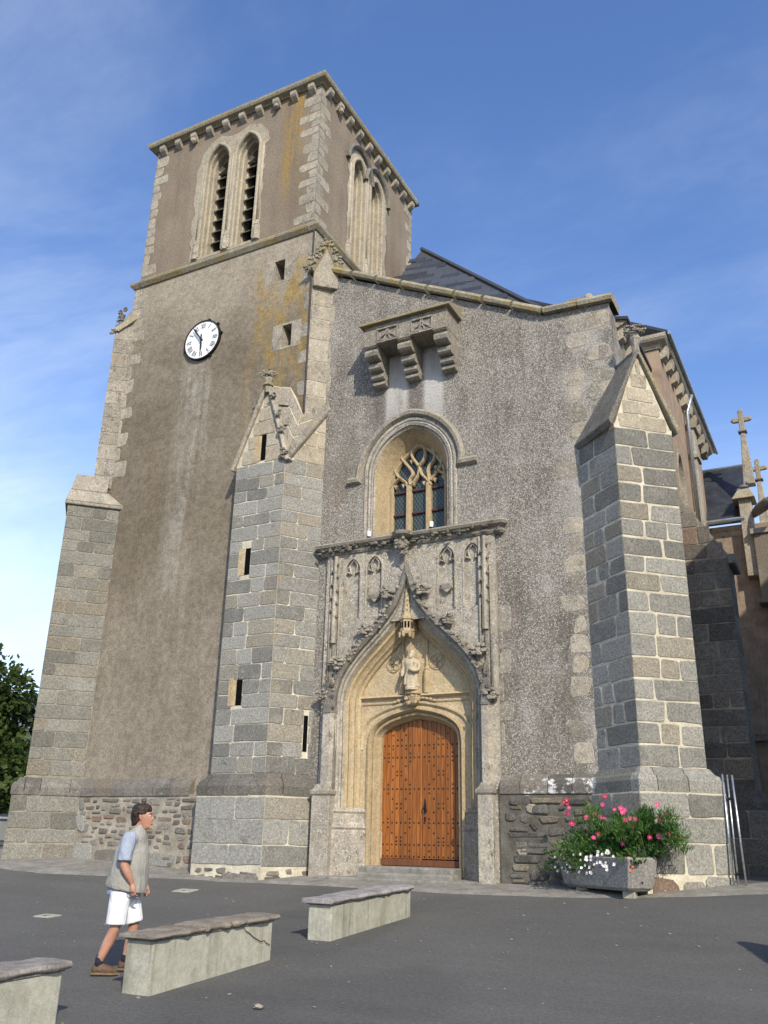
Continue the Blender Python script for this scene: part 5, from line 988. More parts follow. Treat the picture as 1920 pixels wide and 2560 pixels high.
# covers let into the tarmac, a stray stone
for k,(x,y,s1,s2,l) in enumerate(((-14.27,13.74,.42,.3,'pale cover plate in the tarmac farthest to the left'),(-11.85,14.56,.40,.3,'pale cover plate in the tarmac behind the cracked bench'),(-11.89,11.25,.34,.26,'pale cover plate in the tarmac left of the walking man'))):
    c = thing('cover_plate', l, 'cover', (x,y,zg(y)), 'cover plates in the tarmac'); m_ = MB(); m_.hexa([(x-s1/2,y-s2/2,zg(y-s2/2)-.02),(x+s1/2,y-s2/2,zg(y-s2/2)-.02),(x+s1/2,y+s2/2,zg(y+s2/2)-.02),(x-s1/2,y+s2/2,zg(y+s2/2)-.02)],[(x-s1/2,y-s2/2,zg(y-s2/2)+.004),(x+s1/2,y-s2/2,zg(y-s2/2)+.004),(x+s1/2,y+s2/2,zg(y+s2/2)+.004),(x-s1/2,y+s2/2,zg(y+s2/2)+.004)]); m_.build('plate', MT['bench'], c)
    m2 = MB(); m2.hexa([(x-.03,y-.06,zg(y)-.02),(x+.03,y-.06,zg(y)-.02),(x+.03,y-.04,zg(y)-.02),(x-.03,y-.04,zg(y)-.02)],[(x-.03,y-.06,zg(y)+.007),(x+.03,y-.06,zg(y)+.007),(x+.03,y-.04,zg(y)+.007),(x-.03,y-.04,zg(y)+.007)]); m2.build('lifting_slot', MT['iron'], c)
pe = MB(); pe.blob((-5.22,7.6,zg(7.6)+.012),(.055,.04,.02),4,.5,2); tag(pe.build('loose_stone', MT['quoin']), 'flat pale loose stone lying on the tarmac in the foreground', 'stone')
# ------------------------------------------------------------------ leaning galvanised poles by the near buttress
lad = thing('scaffold_frame', 'narrow galvanised steel frame of three poles leaning at the near buttress', 'frame', (-2.12,16.9,.97))
bt, tp_ = [(-2.19,16.88,.92),(-2.12,16.92,.92),(-1.99,16.86,.93)], [(-2.2,17.02,2.76),(-2.125,17.05,2.75),(-2.04,17.0,2.74)]
for k in range(3): MB().tube([bt[k],tp_[k]], .017 if k != 1 else .014, 8).build('pole', MT['galv'], lad, smooth=True)
for f in (.12,.78):
    p = [Vector(bt[k]).lerp(Vector(tp_[k]),f) for k in range(3)]; MB().tube([p[0],p[1],p[2]], .012, 6).build('cross_bar', MT['iron'], lad); MB().blob(p[1], .032, 3, .3).build('clamp', MT['iron'], lad)
# ------------------------------------------------------------------ granite trough with flowers
K, dl, de = Vector((-3.62,15.42)), Vector((-.77,.64)), Vector((.64,.77)); TL, TW, zb0, TH = 1.8, .52, .855, .52
tr = thing('planter_trough', 'old granite trough planter full of flowers against the near buttress', 'planter', (-4.0,16.1,.8))
def tp2(l, w, z, fl=0): p = K+dl*l+de*w; c = K+dl*TL/2+de*TW/2; d = p-c; p = c+d*(1+fl); return (p.x,p.y,z)
m_ = MB(); n = 6
def ring(z, ins, fl): return [tp2(ins+(TL-2*ins)*a, ins+(TW-2*ins)*b, z, fl) for a,b in ((0,0),(.25,0),(.5,0),(.75,0),(1,0),(1,.5),(1,1),(.5,1),(0,1),(0,.5))]
rs = [ring(zb0,.06,0),ring(zb0+.05,.0,.0),ring(zb0+.25,0,.06),ring(zb0+TH-.02,0,.13),ring(zb0+TH,.02,.12),ring(zb0+TH,.07,.12),ring(zb0+TH-.12,.08,.1)]
k = 10; vs = [v for r_ in rs for v in r_]; vs = [(v[0]+R.uniform(-.008,.008),v[1]+R.uniform(-.008,.008),v[2]+R.uniform(-.008,.008)) for v in vs]
m_.add(vs, [(i*k+j,i*k+(j+1)%k,(i+1)*k+(j+1)%k,(i+1)*k+j) for i in range(len(rs)-1) for j in range(k)]+[tuple(range(k)),tuple(range(6*k,7*k))])
m_.build('trough', m_granite('trough_granite',(.20,.19,.175),(.31,.30,.28),(.27,.22,.16)), tr, bevel=.01)
MB().add(ring(zb0+TH-.1,.075,.1), [tuple(range(10))]).build('soil', flat('soil',(.035,.025,.018),1), tr)
MB().lathe((0,0,0), [(.018,0),(.018,.02)], 8).build('drain_hole', MT['void'], tr).location = (K.x+.2,K.y+.2,zb0+.14)
for l_, w_, lb in ((.2,.2,'pale concrete block under the lit end of the trough'),(1.5,.2,'concrete block under the shaded end of the trough')):
    p = K+dl*l_+de*w_; bk_ = MB().box(p.x-.1,p.x+.1,p.y-.1,p.y+.1,zg(p.y,p.x)-.02,zb0+.02).build('support_block', MT['bench'], bevel=.01); tag(bk_, lb, 'block', 'blocks under the trough')
ML = dict(cos=m_leaf('feathery_green',(.030,.085,.018),(.095,.19,.040)), pet=m_leaf('petunia_green',(.03,.07,.02),(.08,.13,.04)), ger=m_leaf('geranium_green',(.04,.09,.02),(.11,.17,.05)), silver=m_leaf('silver_leaf',(.20,.23,.20),(.32,.35,.31)),
  pink=flat('pink_petal',(.60,.055,.22),.6), deep=flat('crimson_petal',(.42,.012,.10),.6), wht=flat('white_petal',(.82,.80,.80),.6), red=flat('scarlet_petal',(.75,.06,.02),.6), yel=flat('yellow_centre',(.7,.45,.03),.7), tree=m_leaf('lime_leaf',(.022,.046,.010),(.075,.105,.024),.3), stem=flat('stem_green',(.06,.12,.03),.7), bark=flat('tree_bark',(.07,.055,.04),.9,.1,0,.4,9,.6))
def flower_mesh(mat, r, npet, cup=.25):
    m_ = MB()
    for k in range(npet):
        a0 = 2*math.pi*k/npet; w = math.pi/npet*.95; p = [(0,0,0)]
        for f, rr in ((-.9,.62),(-.55,.97),(0,1.03),(.55,.97),(.9,.62)): p.append((r*rr*math.cos(a0+f*w), r*rr*math.sin(a0+f*w), r*cup*rr+.1*r*math.cos(f*2)))
        m_.add(p, [(0,1,2),(0,2,3),(0,3,4),(0,4,5)])
    m_.cm = 1; m_.lathe((0,0,.02*r), [(r*.26,0),(r*.2,r*.14),(r*.05,r*.18)], 7); return m_.build('flower', [mat, ML['yel']])
def place_flower(proto, p, parent, nrm, s=1.0):
    q = Vector(nrm).normalized().to_track_quat('Z','Y').to_euler(); return copy_to(proto, p, parent, q, (s,s,s))
protos = {k: flower_mesh(ML[m], r, n_, c) for k, m, r, n_, c in (('pink','pink',.042,7,.2),('deep','deep',.045,7,.2),('white','wht',.030,5,.5),('red','red',.030,6,.4))}
used = set()
def put(kind, p, parent, nrm, s=1.0):
    o = protos[kind]
    if kind not in used:
        used.add(kind); o.location = p; o.rotation_euler = Vector(nrm).normalized().to_track_quat('Z','Y').to_euler(); LOC[o.name] = Vector(p); setpar(o, parent); return
    place_flower(o, p, parent, nrm, s)
def foliage(name, c, rx, ry, rz, n, ln, wd, mat, parent, q, droop=0, base=None):
    m_ = MB(); vs = []; fs = []
    clumps = [(c[0]+q.gauss(0,.48)*rx, c[1]+q.gauss(0,.42)*ry, c[2]+q.uniform(-.9,.85)*rz, q.uniform(.18,.46)) for _ in range(24)]
    for i in range(n):
        cl_ = q.choice(clumps); v = Vector((q.gauss(0,1),q.gauss(0,1),q.gauss(0,1))).normalized()*(q.random()**.5)*cl_[3]
        p = Vector((cl_[0]+v.x*rx, cl_[1]+v.y*ry, cl_[2]+v.z*rz)); d = Vector((v.x+q.uniform(-.6,.6), v.y+q.uniform(-.6,.6), abs(v.z)+q.uniform(.0,.9)-droop)).normalized()
        s_ = d.cross(Vector((q.uniform(-1,1),q.uniform(-1,1),q.uniform(-1,1)))).normalized(); L_ = ln*q.uniform(.6,1.4); w_ = wd*q.uniform(.7,1.3)
        b = len(vs); vs += [p-s_*w_*.3, p+d*L_*.5-s_*w_+Vector((0,0,.01)), p+d*L_, p+d*L_*.5+s_*w_, p+s_*w_*.3]; fs += [(b,b+1,b+2,b+3,b+4)]
    m_.add(vs, fs); return m_.build(name, mat, parent, recalc=False)
Q = random.Random(3)
def bush(label, c, rx, ry, rz, n, kinds, nf, cat='cosmos'):
    t = thing('cosmos_plant', label, 'flower plant', (c[0],c[1],zb0+TH-.1), 'feathery flowering plants in the trough')
    foliage('foliage', c, rx, ry, rz, n*5//4, .10, .0065, ML['cos'], t, Q); foliage('foliage', (c[0],c[1],c[2]-rz*.45), rx*.75, ry*.75, rz*.5, n//4, .08, .016, ML['cos'], t, Q)
    st_ = MB()
    for k in range(9): st_.tube([(c[0]+Q.uniform(-.12,.12),c[1]+Q.uniform(-.08,.08),zb0+TH-.1),(c[0]+Q.gauss(0,.3)*rx,c[1]+Q.gauss(0,.3)*ry,c[2]+Q.uniform(-.1,.7)*rz)], .006, 4)
    for k in range(nf):
        a = Q.uniform(0,6.28); e = Q.uniform(-.3,1.2); p = Vector((c[0]+math.cos(a)*rx*Q.uniform(.55,1.08), c[1]-abs(math.sin(a))*ry*Q.uniform(.5,1.05), c[2]+e*rz*1.12)); kd = Q.choice(kinds)
        st_.tube([(p.x*.6+c[0]*.4,p.y*.6+c[1]*.4,p.z-.16),p-Vector((0,0,.005))], .003, 4); put(kd, p, t, (Q.uniform(-.2,.6),-1,Q.uniform(.1,.8)), Q.uniform(.75,1.15))
    st_.build('stems', ML['stem'], t); return t
pc = lambda l, w: K+dl*l+de*w
p = pc(.2,.3); bush('bushy dark green plant with crimson and pink blooms at the right end of the trough', (p.x+.26,p.y+.05,1.70), .50, .34, .40, 4300, ['deep','pink','pink'], 17)
p = pc(.72,.3); bush('feathery green plant without many blooms in the middle of the trough', (p.x+.05,p.y,1.66), .42, .30, .42, 3400, ['pink'], 4)
p = pc(1.2,.26); bush('loose feathery plant with small pink blooms at the left end of the trough', (p.x-.02,p.y-.12,1.68), .50, .30, .52, 2300, ['pink','pink','deep'], 19)
pt = thing('petunia_plant', 'white petunias trailing over the shaded side of the trough', 'flower plant', (-4.2,16.0,zb0+TH-.1))
p = pc(1.15,.02); foliage('foliage', (p.x,p.y,1.30), .70, .34, .16, 1000, .05, .02, ML['pet'], pt, Q, .9)
for k in range(58):
    l_ = Q.uniform(.15,1.95); p = pc(l_,-.08-Q.uniform(0,.14)); z = 1.40-Q.random()**1.6*.30+(.06 if l_ < .6 else 0); put('white', (p.x,p.y,z), pt, (-.3+Q.uniform(-.4,.4),-1,Q.uniform(0,.6)), Q.uniform(.75,1.1))
gm = thing('geranium_plant', 'small scarlet geranium at the lit corner of the trough', 'flower plant', (-3.6,15.75,zb0+TH-.1))
p = pc(.05,.12); foliage('foliage', (p.x,p.y,1.36), .20, .16, .09, 260, .05, .026, ML['ger'], gm, Q, .3)
for k in range(9): put('red', (p.x+.03+Q.uniform(-.05,.05),p.y-.13+Q.uniform(-.02,.02),1.33+Q.choice((0,.0,-.12))+Q.uniform(-.035,.035)), gm, (.2,-1,.3), .9)
sv = thing('silver_plant', 'silvery grey foliage plant at the right rim of the trough', 'plant', (-3.35,15.85,zb0+TH-.1)); p = pc(.08,.42); foliage('foliage', (p.x,p.y,1.38), .16, .14, .11, 420, .07, .008, ML['silver'], sv, Q, .2)
foliage('foliage_tips', (p.x+.02,p.y-.03,1.42), .12, .1, .08, 120, .06, .008, ML['silver'], sv, Q, .2)
# ------------------------------------------------------------------ trees and far things
def tree(loc, h, cr, cz0, n, label, seed, leaf=.17, group=None, nc=60):
    q = random.Random(seed); t = thing('tree', label, 'tree', loc, group); x, y, z = loc; m_ = MB()
    m_.tube([(x,y,z-.1),(x+.05,y,z+h*.25),(x-.05,y+.05,z+h*.55),(x,y,z+h*.85)], [.26,.2,.13,.03], 9)
    cl_ = []
    for k in range(nc):
        f = q.random(); zz = cz0+(h-cz0)*f; rr = cr*math.sin(math.pi*min(1,.18+.82*f)**.8)*q.uniform(.35,1.0); a = q.uniform(0,6.28); cl_.append((x+rr*math.cos(a), y+rr*math.sin(a), z+zz, q.uniform(.45,.95)*cr/3.6))
    for c in cl_[:22]: m_.tube([(x,y,z+min(c[2]-z,h*.8)*.55), ((x+c[0])/2,(y+c[1])/2,(z+h*.3+c[2])/2), c[:3]], [.09,.05,.015], 5)
    m_.build('trunk', ML['bark'], t, smooth=True); vs = []; fs = []
    for i in range(n):
        c = q.choice(cl_); v = Vector((q.gauss(0,1),q.gauss(0,1),q.gauss(0,.8))).normalized()*q.random()**.33*c[3]; p = Vector(c[:3])+v
        d = (v.normalized()+Vector((q.uniform(-.8,.8),q.uniform(-.8,.8),q.uniform(-.9,.4)))).normalized(); s_ = d.cross(Vector((q.uniform(-1,1),q.uniform(-1,1),q.uniform(-1,1)))).normalized(); L_ = leaf*q.uniform(.6,1.4); b = len(vs)
        vs += [p, p+d*L_*.45-s_*L_*.36, p+d*L_, p+d*L_*.45+s_*L_*.36]; fs.append((b,b+1,b+2,b+3))
    MB().add(vs, fs).build('crown', ML['tree'], t, recalc=False); return t
tree((-35.2,26.5,1.2), 8.0, 5.3, .8, 26000, 'leafy green tree at the left edge beyond the church', 5, .26, nc=110)
# stand-in house added out of view to shade the side buttress and the chapel
def cs(c, q): return (c*.719+q*.695, c*.695-q*.719)
th = thing('house', 'tall stand-in house added outside the picture to shade the south side of the church', 'house', (*cs(15,-6),1))
hc = [cs(11.3,-9),cs(11.3,-2),cs(24,-2),cs(24,-9)]; MB().hexa([(x,y,.6) for x,y in hc],[(x,y,12.2) for x,y in hc]).build('wall', flat('town_render',(.5,.45,.37),.9,.1,0,.1,1.5), th)
ra, rbk = [cs(10.9,-9.3),cs(17.7,-9.3),cs(24.4,-9.3)], [cs(10.9,-1.7),cs(17.7,-1.7),cs(24.4,-1.7)]; zz = (12.05,16.3,12.05)
MB().add([(*p_,z_) for p_,z_ in zip(ra,zz)]+[(*p_,z_) for p_,z_ in zip(rbk,zz)],[(0,1,2),(3,5,4),(0,3,4,1),(1,4,5,2),(0,2,5,3)]).build('roof', MT['slate'], th)
FH = FD(cs(24,-9),cs(11.3,-9))
for k in range(4):
    for r_ in range(3):
        u = 1.6+k*2.9; z_ = 2.2+r_*3.3; wd_ = MB().fbox(FH,u,u+1.1,z_,z_+1.8,-.02,.02).build('window', MT['void'], th); MB().fbox(FH,u-.1,u+1.2,z_-.15,z_,0,.12).build('window_sill', MT['bench'], wd_)
# conical stand-in bush added outside the right edge to throw a shadow into the square
sx_, sy_ = -.18, 11.25; sh_ = thing('added_shrub', 'conical stand-in bush added outside the right edge of the picture for its shadow', 'added_shrub', (sx_,sy_,zg(sy_,sx_))); vs = []; fs = []; q_ = random.Random(4)
for i in range(7000):
    h = q_.random()**1.3; rr_ = .72*(1-h)*q_.random()**.25; a = q_.uniform(0,6.28); p = Vector((sx_+rr_*math.cos(a),sy_+rr_*math.sin(a),zg(sy_,sx_)+.05+h*1.5)); d = Vector((math.cos(a)+q_.uniform(-.6,.6),math.sin(a)+q_.uniform(-.6,.6),q_.uniform(-.2,1))).normalized(); t_ = d.cross(Vector((q_.uniform(-1,1),q_.uniform(-1,1),1))).normalized(); b = len(vs); vs += [p,p+d*.04-t_*.03,p+d*.09,p+d*.04+t_*.03]; fs.append((b,b+1,b+2,b+3))
MB().add(vs,fs).build('foliage', ML['tree'], sh_, recalc=False); MB().tube([(sx_,sy_,zg(sy_,sx_)-.05),(sx_,sy_,zg(sy_,sx_)+1.2)],[.05,.02],7).build('trunk', ML['bark'], sh_)
hs_ = thing('house', 'distant house with a pale wall and grey slate roof behind the left tree', 'house', (-52,42,1))
hx, hy = -50.5, 42.0
MB().box(hx-10,hx+4,hy,hy+8,.5,6.2).build('wall', flat('pale_house_render',(.62,.58,.5),.9,.1,0,.08,2), hs_); MB().prism(lambda u,z,n: (u,hy+n,z), [(hx-10.4,6.1),(hx+4.4,6.1),(hx-.2,10.6),(hx-5.8,10.6)], -.3, 8.3).build('roof', m_slate('pale_slate',4.0), hs_)
for k in range(3):
    w_ = MB().box(hx-8+k*4,hx-6.8+k*4,hy-.06,hy+.05,2.2,4.0).build('window', MT['void'], hs_); MB().box(hx-8.1+k*4,hx-6.7+k*4,hy-.1,hy+.02,2.05,2.2).build('window_sill', MT['bench'], w_)
bx_, by_ = -22.55, 19.0
bn = thing('waste_container', 'grey wheeled waste container with dark lid at the left edge', 'container', (bx_,by_,zg(by_,bx_))); z0 = zg(by_,bx_); gb_ = flat('grey_plastic',(.30,.32,.32),.5,.4,0,.06,3)
MB().hexa([(bx_-.55,by_-.35,z0+.12),(bx_+.45,by_-.35,z0+.12),(bx_+.45,by_+.35,z0+.12),(bx_-.55,by_+.35,z0+.12)],[(bx_-.65,by_-.45,z0+.72),(bx_+.55,by_-.45,z0+.72),(bx_+.55,by_+.45,z0+.72),(bx_-.65,by_+.45,z0+.72)]).build('body', gb_, bn, bevel=.03)
MB().box(bx_-.7,bx_+.6,by_-.5,by_+.5,z0+.70,z0+.77).build('rim', gb_, bn, bevel=.02); MB().lathe((0,0,0),[(.03,0),(.03,.02)],6).build('hinge',MT['iron'],bn).location=(bx_,by_+.45,z0+.8)
MB().hexa([(bx_-.68,by_-.48,z0+.77),(bx_+.58,by_-.48,z0+.77),(bx_+.58,by_+.48,z0+.77),(bx_-.68,by_+.48,z0+.77)],[(bx_-.5,by_-.3,z0+.84),(bx_+.4,by_-.3,z0+.84),(bx_+.4,by_+.3,z0+.84),(bx_-.5,by_+.3,z0+.84)]).build('lid', flat('dark_lid',(.03,.035,.05),.5), bn, bevel=.02)
for sx_ in (-.45,.35):
    for sy_ in (-.3,.3): MB().prism(lambda u,z,n: (bx_+sx_+n,u+by_+sy_,z+z0+.09), [(.09*math.cos(i*.524),.09*math.sin(i*.524)) for i in range(12)], -.025, .025).build('wheel', MT['iron'], bn)
# ------------------------------------------------------------------ the walking man
f_d = Vector((rt.x,rt.y,0)).normalized(); r_d = Vector((f_d.y,-f_d.x,0)); MO = Vector((-7.72,8.2,zg(8.2)))+f_d*.23
man = thing('person', 'person in grey vest, light blue shirt and white shorts walking behind the cracked bench', 'person', tuple(MO))
def Pm(a, b, z): v = MO+f_d*(a-.094*z)+r_d*b; return (v.x,v.y,MO.z+z)
def loft(mb, rings, seg=20, cap=True, wr=0, seed=0):
    vs = []
    for i, (a,b,z,ra,rb,ta) in enumerate(rings):             # ta: forward tilt of the ring (dz per metre forward)
        for j in range(seg):
            w = 2*math.pi*j/seg; k = 1+wr*(mnoise.noise(Vector((math.cos(w)*2,math.sin(w)*2+seed,z*9)))+.5*mnoise.noise(Vector((math.cos(w)*6,math.sin(w)*6+seed,z*5)))); da, db = ra*math.cos(w)*k, rb*math.sin(w)*k; vs.append(Pm(a+da, b+db, z+ta*da))
    n = len(rings); fs = [(i*seg+j,i*seg+(j+1)%seg,(i+1)*seg+(j+1)%seg,(i+1)*seg+j) for i in range(n-1) for j in range(seg)]
    return mb.add(vs, fs+([tuple(range(seg)),tuple(range((n-1)*seg,n*seg))] if cap else []))
def vox(o, s, sm=6, fac=.5):
    m = o.modifiers.new('remesh','REMESH'); m.mode = 'VOXEL'; m.voxel_size = s; m.use_smooth_shade = True
    k = o.modifiers.new('smooth','SMOOTH'); k.iterations = sm; k.factor = fac; return o
skin_g = G('skin',.5,.35); skin_g.col(skin_g.mx(skin_g.mr(skin_g.noise(9,4),.35,.65),(.35,.175,.115),(.45,.245,.17))); skin_g.set(Subsurface_Weight=.1)
leg_g = G('pale_skin',.5,.35)
b = MB()
loft(b, [(.10,0,1.40,.07,.08,0),(.125,0,1.47,.062,.062,.2),(.155,0,1.53,.06,.058,.3),(.17,0,1.57,.062,.06,.2)])                                  # neck
loft(b, [(.20,0,1.485,.045,.04,0),(.20,0,1.51,.075,.055,0),(.195,0,1.56,.095,.068,0),(.19,0,1.61,.105,.075,0),(.185,0,1.66,.104,.076,0),(.18,0,1.70,.09,.068,0),(.178,0,1.735,.055,.045,0),(.178,0,1.745,.02,.02,0)], 24)
b.blob(Pm(.268,0,1.508),(.026,.026,.024),1,.0,2); b.blob(Pm(.225,0,1.53),(.06,.06,.045),1,.0,2); b.blob(Pm(.292,0,1.61),(.018,.018,.022),2,.0,2); b.tube([Pm(.272,0,1.65),Pm(.290,0,1.618),Pm(.297,0,1.597),Pm(.28,0,1.582)],[.012,.014,.015,.012],8)  # chin, nose
b.tube([Pm(.268,.045,1.655),Pm(.285,0,1.66),Pm(.268,-.045,1.655)], .014, 6); b.tube([Pm(.262,.03,1.548),Pm(.287,0,1.55),Pm(.262,-.03,1.548)], .012, 6); b.tube([Pm(.262,.03,1.535),Pm(.284,0,1.536),Pm(.262,-.03,1.535)], .010, 6)
for s_ in (-1,1):
    b.tube([Pm(.175,s_*.074,1.59),Pm(.165,s_*.088,1.615),Pm(.168,s_*.088,1.645),Pm(.185,s_*.078,1.65),Pm(.188,s_*.074,1.62)], .011, 6)                # ear
b.tube([Pm(.08,0,1.15),Pm(.09,0,1.36)], [.12,.12], 12)
# arms: near (right) arm hangs slightly bent, far arm swings ahead
b.tube(spline([Pm(.085,.17,1.40),Pm(.055,.235,1.26),Pm(.045,.255,1.13),Pm(.085,.235,1.02),Pm(.125,.205,.925)],4), [.062,.06,.056,.054,.052,.05,.049,.049,.048,.049,.05,.049,.046,.042,.038,.034,.030], 10)
b.tube(spline([Pm(.085,-.17,1.40),Pm(.08,-.235,1.26),Pm(.07,-.25,1.13),Pm(.12,-.22,1.02),Pm(.17,-.19,.925)],4), [.062]+[.05]*12+[.04,.036,.032,.03], 10)
def hand_(wr, dirv, nv, sd_):                                  # wrist, finger direction, palm normal
    wr, D, Nn = Vector(wr), Vector(dirv).normalized(), Vector(nv).normalized(); T = D.cross(Nn).normalized()*sd_
    b.tube([wr,wr+D*.04,wr+D*.085],[.028,.034,.036],8); 
    for o_ in (-.027,-.009,.009,.027): b.tube([wr+D*.03+T*o_*.8,wr+D*.085+T*o_],.015,6)
    for k,(o_,L_) in enumerate(((-.030,.062),(-.010,.075),(.010,.072),(.030,.058))):
        s0 = wr+D*.085+T*o_; s1 = s0+D*L_*.45-Nn*.006; s2 = s1+D*L_*.3+Nn*.02; s3 = s2+D*L_*.12+Nn*.028; b.tube([s0,s1,s2,s3],[.0105,.0098,.009,.0075],6)
    s0 = wr+D*.025+T*-.032; b.tube([s0,s0+D*.03-T*.022,s0+D*.062-T*.026+Nn*.01,s0+D*.085-T*.022+Nn*.018],[.013,.012,.011,.009],6)
fz = lambda a,b_,z: f_d*a+r_d*b_+Vector((0,0,z))
hand_(Pm(.128,.203,.915), fz(.22,-.12,-.95), fz(.5,-.8,.2), 1); hand_(Pm(.172,-.187,.915), fz(.3,.05,-.9), fz(-.2,.9,0), -1)
# legs
b.tube(spline([Pm(-.02,.09,.86),Pm(-.045,.105,.66),Pm(-.065,.11,.50),Pm(-.12,.112,.36),Pm(-.20,.11,.20),Pm(-.245,.11,.09)],3), [.085,.085,.08,.078,.073,.068,.062,.058,.057,.060,.060,.055,.048,.042,.037,.036], 12)
b.tube(spline([Pm(.0,-.09,.86),Pm(.05,-.105,.66),Pm(.075,-.11,.50),Pm(.055,-.112,.36),Pm(.01,-.11,.20),Pm(-.02,-.11,.10)],3), [.085,.085,.08,.078,.073,.068,.062,.058,.057,.060,.060,.055,.048,.042,.037,.036], 12)
b.tube([Pm(-.02,.09,.86),Pm(0,0,.92),Pm(0,-.09,.86)], .11, 10); b.tube([Pm(0,0,.9),Pm(.04,0,1.05),Pm(.08,0,1.25)], .12, 12)
vox(b.build('body', skin_g.m, man), .0075, 5)
m_ = MB(); loft(m_, [(.155,0,1.575,.09,.07,.6),(.150,0,1.62,.10,.083,.3),(.158,0,1.665,.118,.094,.1),(.168,0,1.708,.120,.090,0),(.175,0,1.748,.102,.074,0),(.18,0,1.775,.055,.045,0)], 24, True, .14, 4)
for k in range(70): a = R.uniform(.6,5.7); e = R.uniform(.0,1.35); m_.blob(Pm(.163+.108*math.cos(a)*math.cos(e*.9),.09*math.sin(a)*math.cos(e*.9),1.655+.11*math.sin(e)),(.022,.018,.016),k,.6)
m_.blob(Pm(.262,.02,1.708),(.03,.04,.018),4,.3); m_.blob(Pm(.255,-.03,1.712),(.03,.035,.018),5,.3)
hr = G('dark_hair',.6,.3); hr.col(hr.mx(hr.mr(hr.noise(40,4),.3,.7),(.012,.008,.006),(.05,.032,.024))).bump(hr.noise(60,3),.6,.01); vox(m_.build('hair', hr.m, man), .007, 1)
m_ = MB(); m_.tube([Pm(.262,.034,1.541),Pm(.288,.012,1.543),Pm(.288,-.012,1.543),Pm(.262,-.034,1.541)],.0045,5); m_.build('mouth', flat('lip_shade',(.16,.05,.04),.6), man)
for s_ in (-1,1):
    e_ = MB(); e_.blob(Pm(.285,s_*.036,1.636),(.006,.006,.007),1,0,2); e_.build('iris', flat('iris_brown',(.03,.02,.015),.3), man, smooth=True)
    e_ = MB(); e_.blob(Pm(.270,s_*.036,1.636),(.013,.013,.011),1,0,2); e_.build('eye', flat('eye_white',(.6,.58,.55),.3), man, smooth=True)
    e_ = MB(); e_.tube([Pm(.272,s_*.058,1.656),Pm(.284,s_*.036,1.663),Pm(.287,s_*.016,1.658)],.006,5); e_.build('eyebrow', hr.m, man)
cl = lambda nm, c, v=.12: (lambda g: g.col(g.val(g.mx(1.0,c,c), g.mr(g.noise(5,5,.65),.3,.7,1-v,1+v))).bump(g.mt('ADD',g.noise(7,5,.6,g.vec((1,1,.45)),.8),g.mul(g.noise(160,2),.12)),.9,.06).m)(G(nm,.9,.15))
shirt = cl('shirt_cloth',(.33,.37,.45)); vest = cl('vest_cloth',(.33,.32,.285)); shm = cl('shorts_cloth',(.80,.80,.82),.05); shoe = cl('shoe_suede',(.13,.085,.055),.3)
m_ = MB(); loft(m_, [(-.02,0,.775,.19,.175,-.12),(-.015,0,.86,.19,.175,-.1),(.02,0,1.0,.165,.165,0),(.06,0,1.2,.165,.17,0),(.08,0,1.36,.14,.17,0),(.10,0,1.43,.10,.12,.2),(.115,0,1.455,.075,.075,.3)], 28, True, .03, 2); 
m_.tube(spline([Pm(.085,.14,1.41),Pm(.07,.205,1.33),Pm(.055,.245,1.23),Pm(.048,.262,1.145)],4), [.085,.088,.088,.087,.086,.085,.084,.083,.082,.082,.082,.082,.083], 14); m_.tube(spline([Pm(.085,-.14,1.41),Pm(.09,-.205,1.33),Pm(.07,-.24,1.23),Pm(.075,-.25,1.15)],4), .084, 14)
vox(m_.build('shirt', shirt, man), .011, 4)
m_ = MB(); loft(m_, [(.008,0,.84,.225,.215,-.16),(.01,0,.88,.228,.218,-.14),(.03,0,1.0,.222,.212,-.06),(.05,0,1.12,.210,.206,0),(.065,0,1.25,.196,.20,0),(.08,0,1.34,.165,.165,0),(.088,0,1.40,.152,.150,.05),(.105,0,1.455,.115,.115,.15),(.125,0,1.50,.085,.082,.3),(.135,0,1.525,.075,.072,.4)], 30, True, .06, 5)
vs_o = vox(m_.build('vest', vest, man), .010, 3)
for z_, h_ in ((1.16,.075),(1.0,.09)):
    m_ = MB(); 
    for da, db in ((.155,.115),(.12,.15)): pass
    m_.hexa([Pm(.235,.075,z_),Pm(.165,.158,z_),Pm(.150,.145,z_),Pm(.22,.065,z_)],[Pm(.24,.07,z_+h_),Pm(.175,.155,z_+h_),Pm(.158,.142,z_+h_),Pm(.225,.062,z_+h_)]); m_.build('vest_pocket', vest, man, bevel=.01)
m_ = MB(); m_.tube([Pm(.165,.115,1.42),Pm(.172,.135,1.37),Pm(.155,.168,1.29),Pm(.09,.19,1.22),Pm(.015,.178,1.25),Pm(-.02,.155,1.34),Pm(.01,.128,1.42)], .008, 6); m_.build('armhole_seam', vest, man, smooth=True)
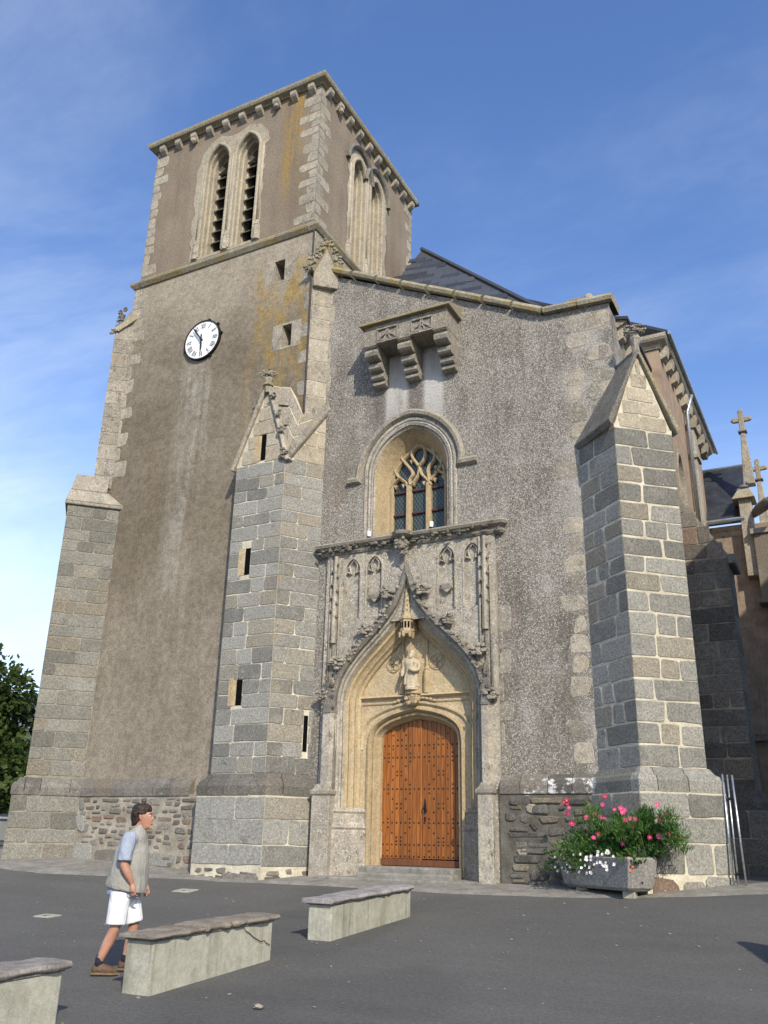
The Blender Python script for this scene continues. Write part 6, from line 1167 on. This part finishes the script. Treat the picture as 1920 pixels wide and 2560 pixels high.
m_ = MB(); loft(m_, [(-.01,0,.90,.15,.15,0),(-.015,0,.80,.155,.165,0),(-.02,0,.74,.13,.16,0)], 24)
m_.tube([Pm(-.025,.085,.82),Pm(-.045,.10,.68),Pm(-.07,.11,.49)], [.115,.112,.108], 16); m_.tube([Pm(.005,-.085,.82),Pm(.045,-.10,.68),Pm(.075,-.11,.50)], [.115,.112,.105], 16); vox(m_.build('shorts', shm, man), .011, 3)
for s_, an in ((1,(-.245,.11,.075)),(-1,(-.02,-.11,.085))):
    m_ = MB(); m_.tube([Pm(an[0]+.012,an[1],an[2]+.09),Pm(an[0]-.0,an[1],an[2]-.02)], [.044,.047], 12); m_.build('sock', flat('dark_sock',(.015,.016,.03),.9), man, smooth=True)
    tz = .0 if s_ > 0 else .02
    m_ = MB(); a0 = an[0]; m_.blob(Pm(a0-.02,an[1],.055+tz),(.055,.055,.05),1,.05,2); m_.tube([Pm(a0-.055,an[1],.05+tz),Pm(a0+.02,an[1],.062+tz),Pm(a0+.10,an[1],.048+tz),Pm(a0+.175,an[1],.036+tz),Pm(a0+.205,an[1],.033+tz)], [.045,.052,.047,.038,.024], 12); vox(m_.build('shoe', shoe, man), .009, 3)
    m_ = MB(); pts_ = [(a0-.085,0),(a0-.07,.035),(a0+.03,.038),(a0+.12,.046),(a0+.19,.036),(a0+.222,0),(a0+.19,-.036),(a0+.12,-.046),(a0+.03,-.038),(a0-.07,-.035)]; m_.hexa([Pm(u,an[1]+w_,.0+tz) for u,w_ in pts_],[Pm(u,an[1]+w_,.022+tz) for u,w_ in pts_]); m_.build('shoe_sole', flat('gum_sole',(.16,.11,.07),.8), man)

# grit scattered over the tarmac
gm_ = MB(); q_ = random.Random(8)
for k in range(260):
    y = q_.uniform(6.2,15.2); x = q_.uniform(-1.06*y-.5,-.1*y+.3); s_ = q_.choice((.006,.008,.008,.012,.018)); gm_.blob((x,y,zg(y,x)+s_*.2-.008),(s_*1.3,s_,s_*.6),k,.5,1)
tag(gm_.build('grit', MT['paving'], kind='stuff'), 'fine pale grit scattered over the tarmac', 'grit')
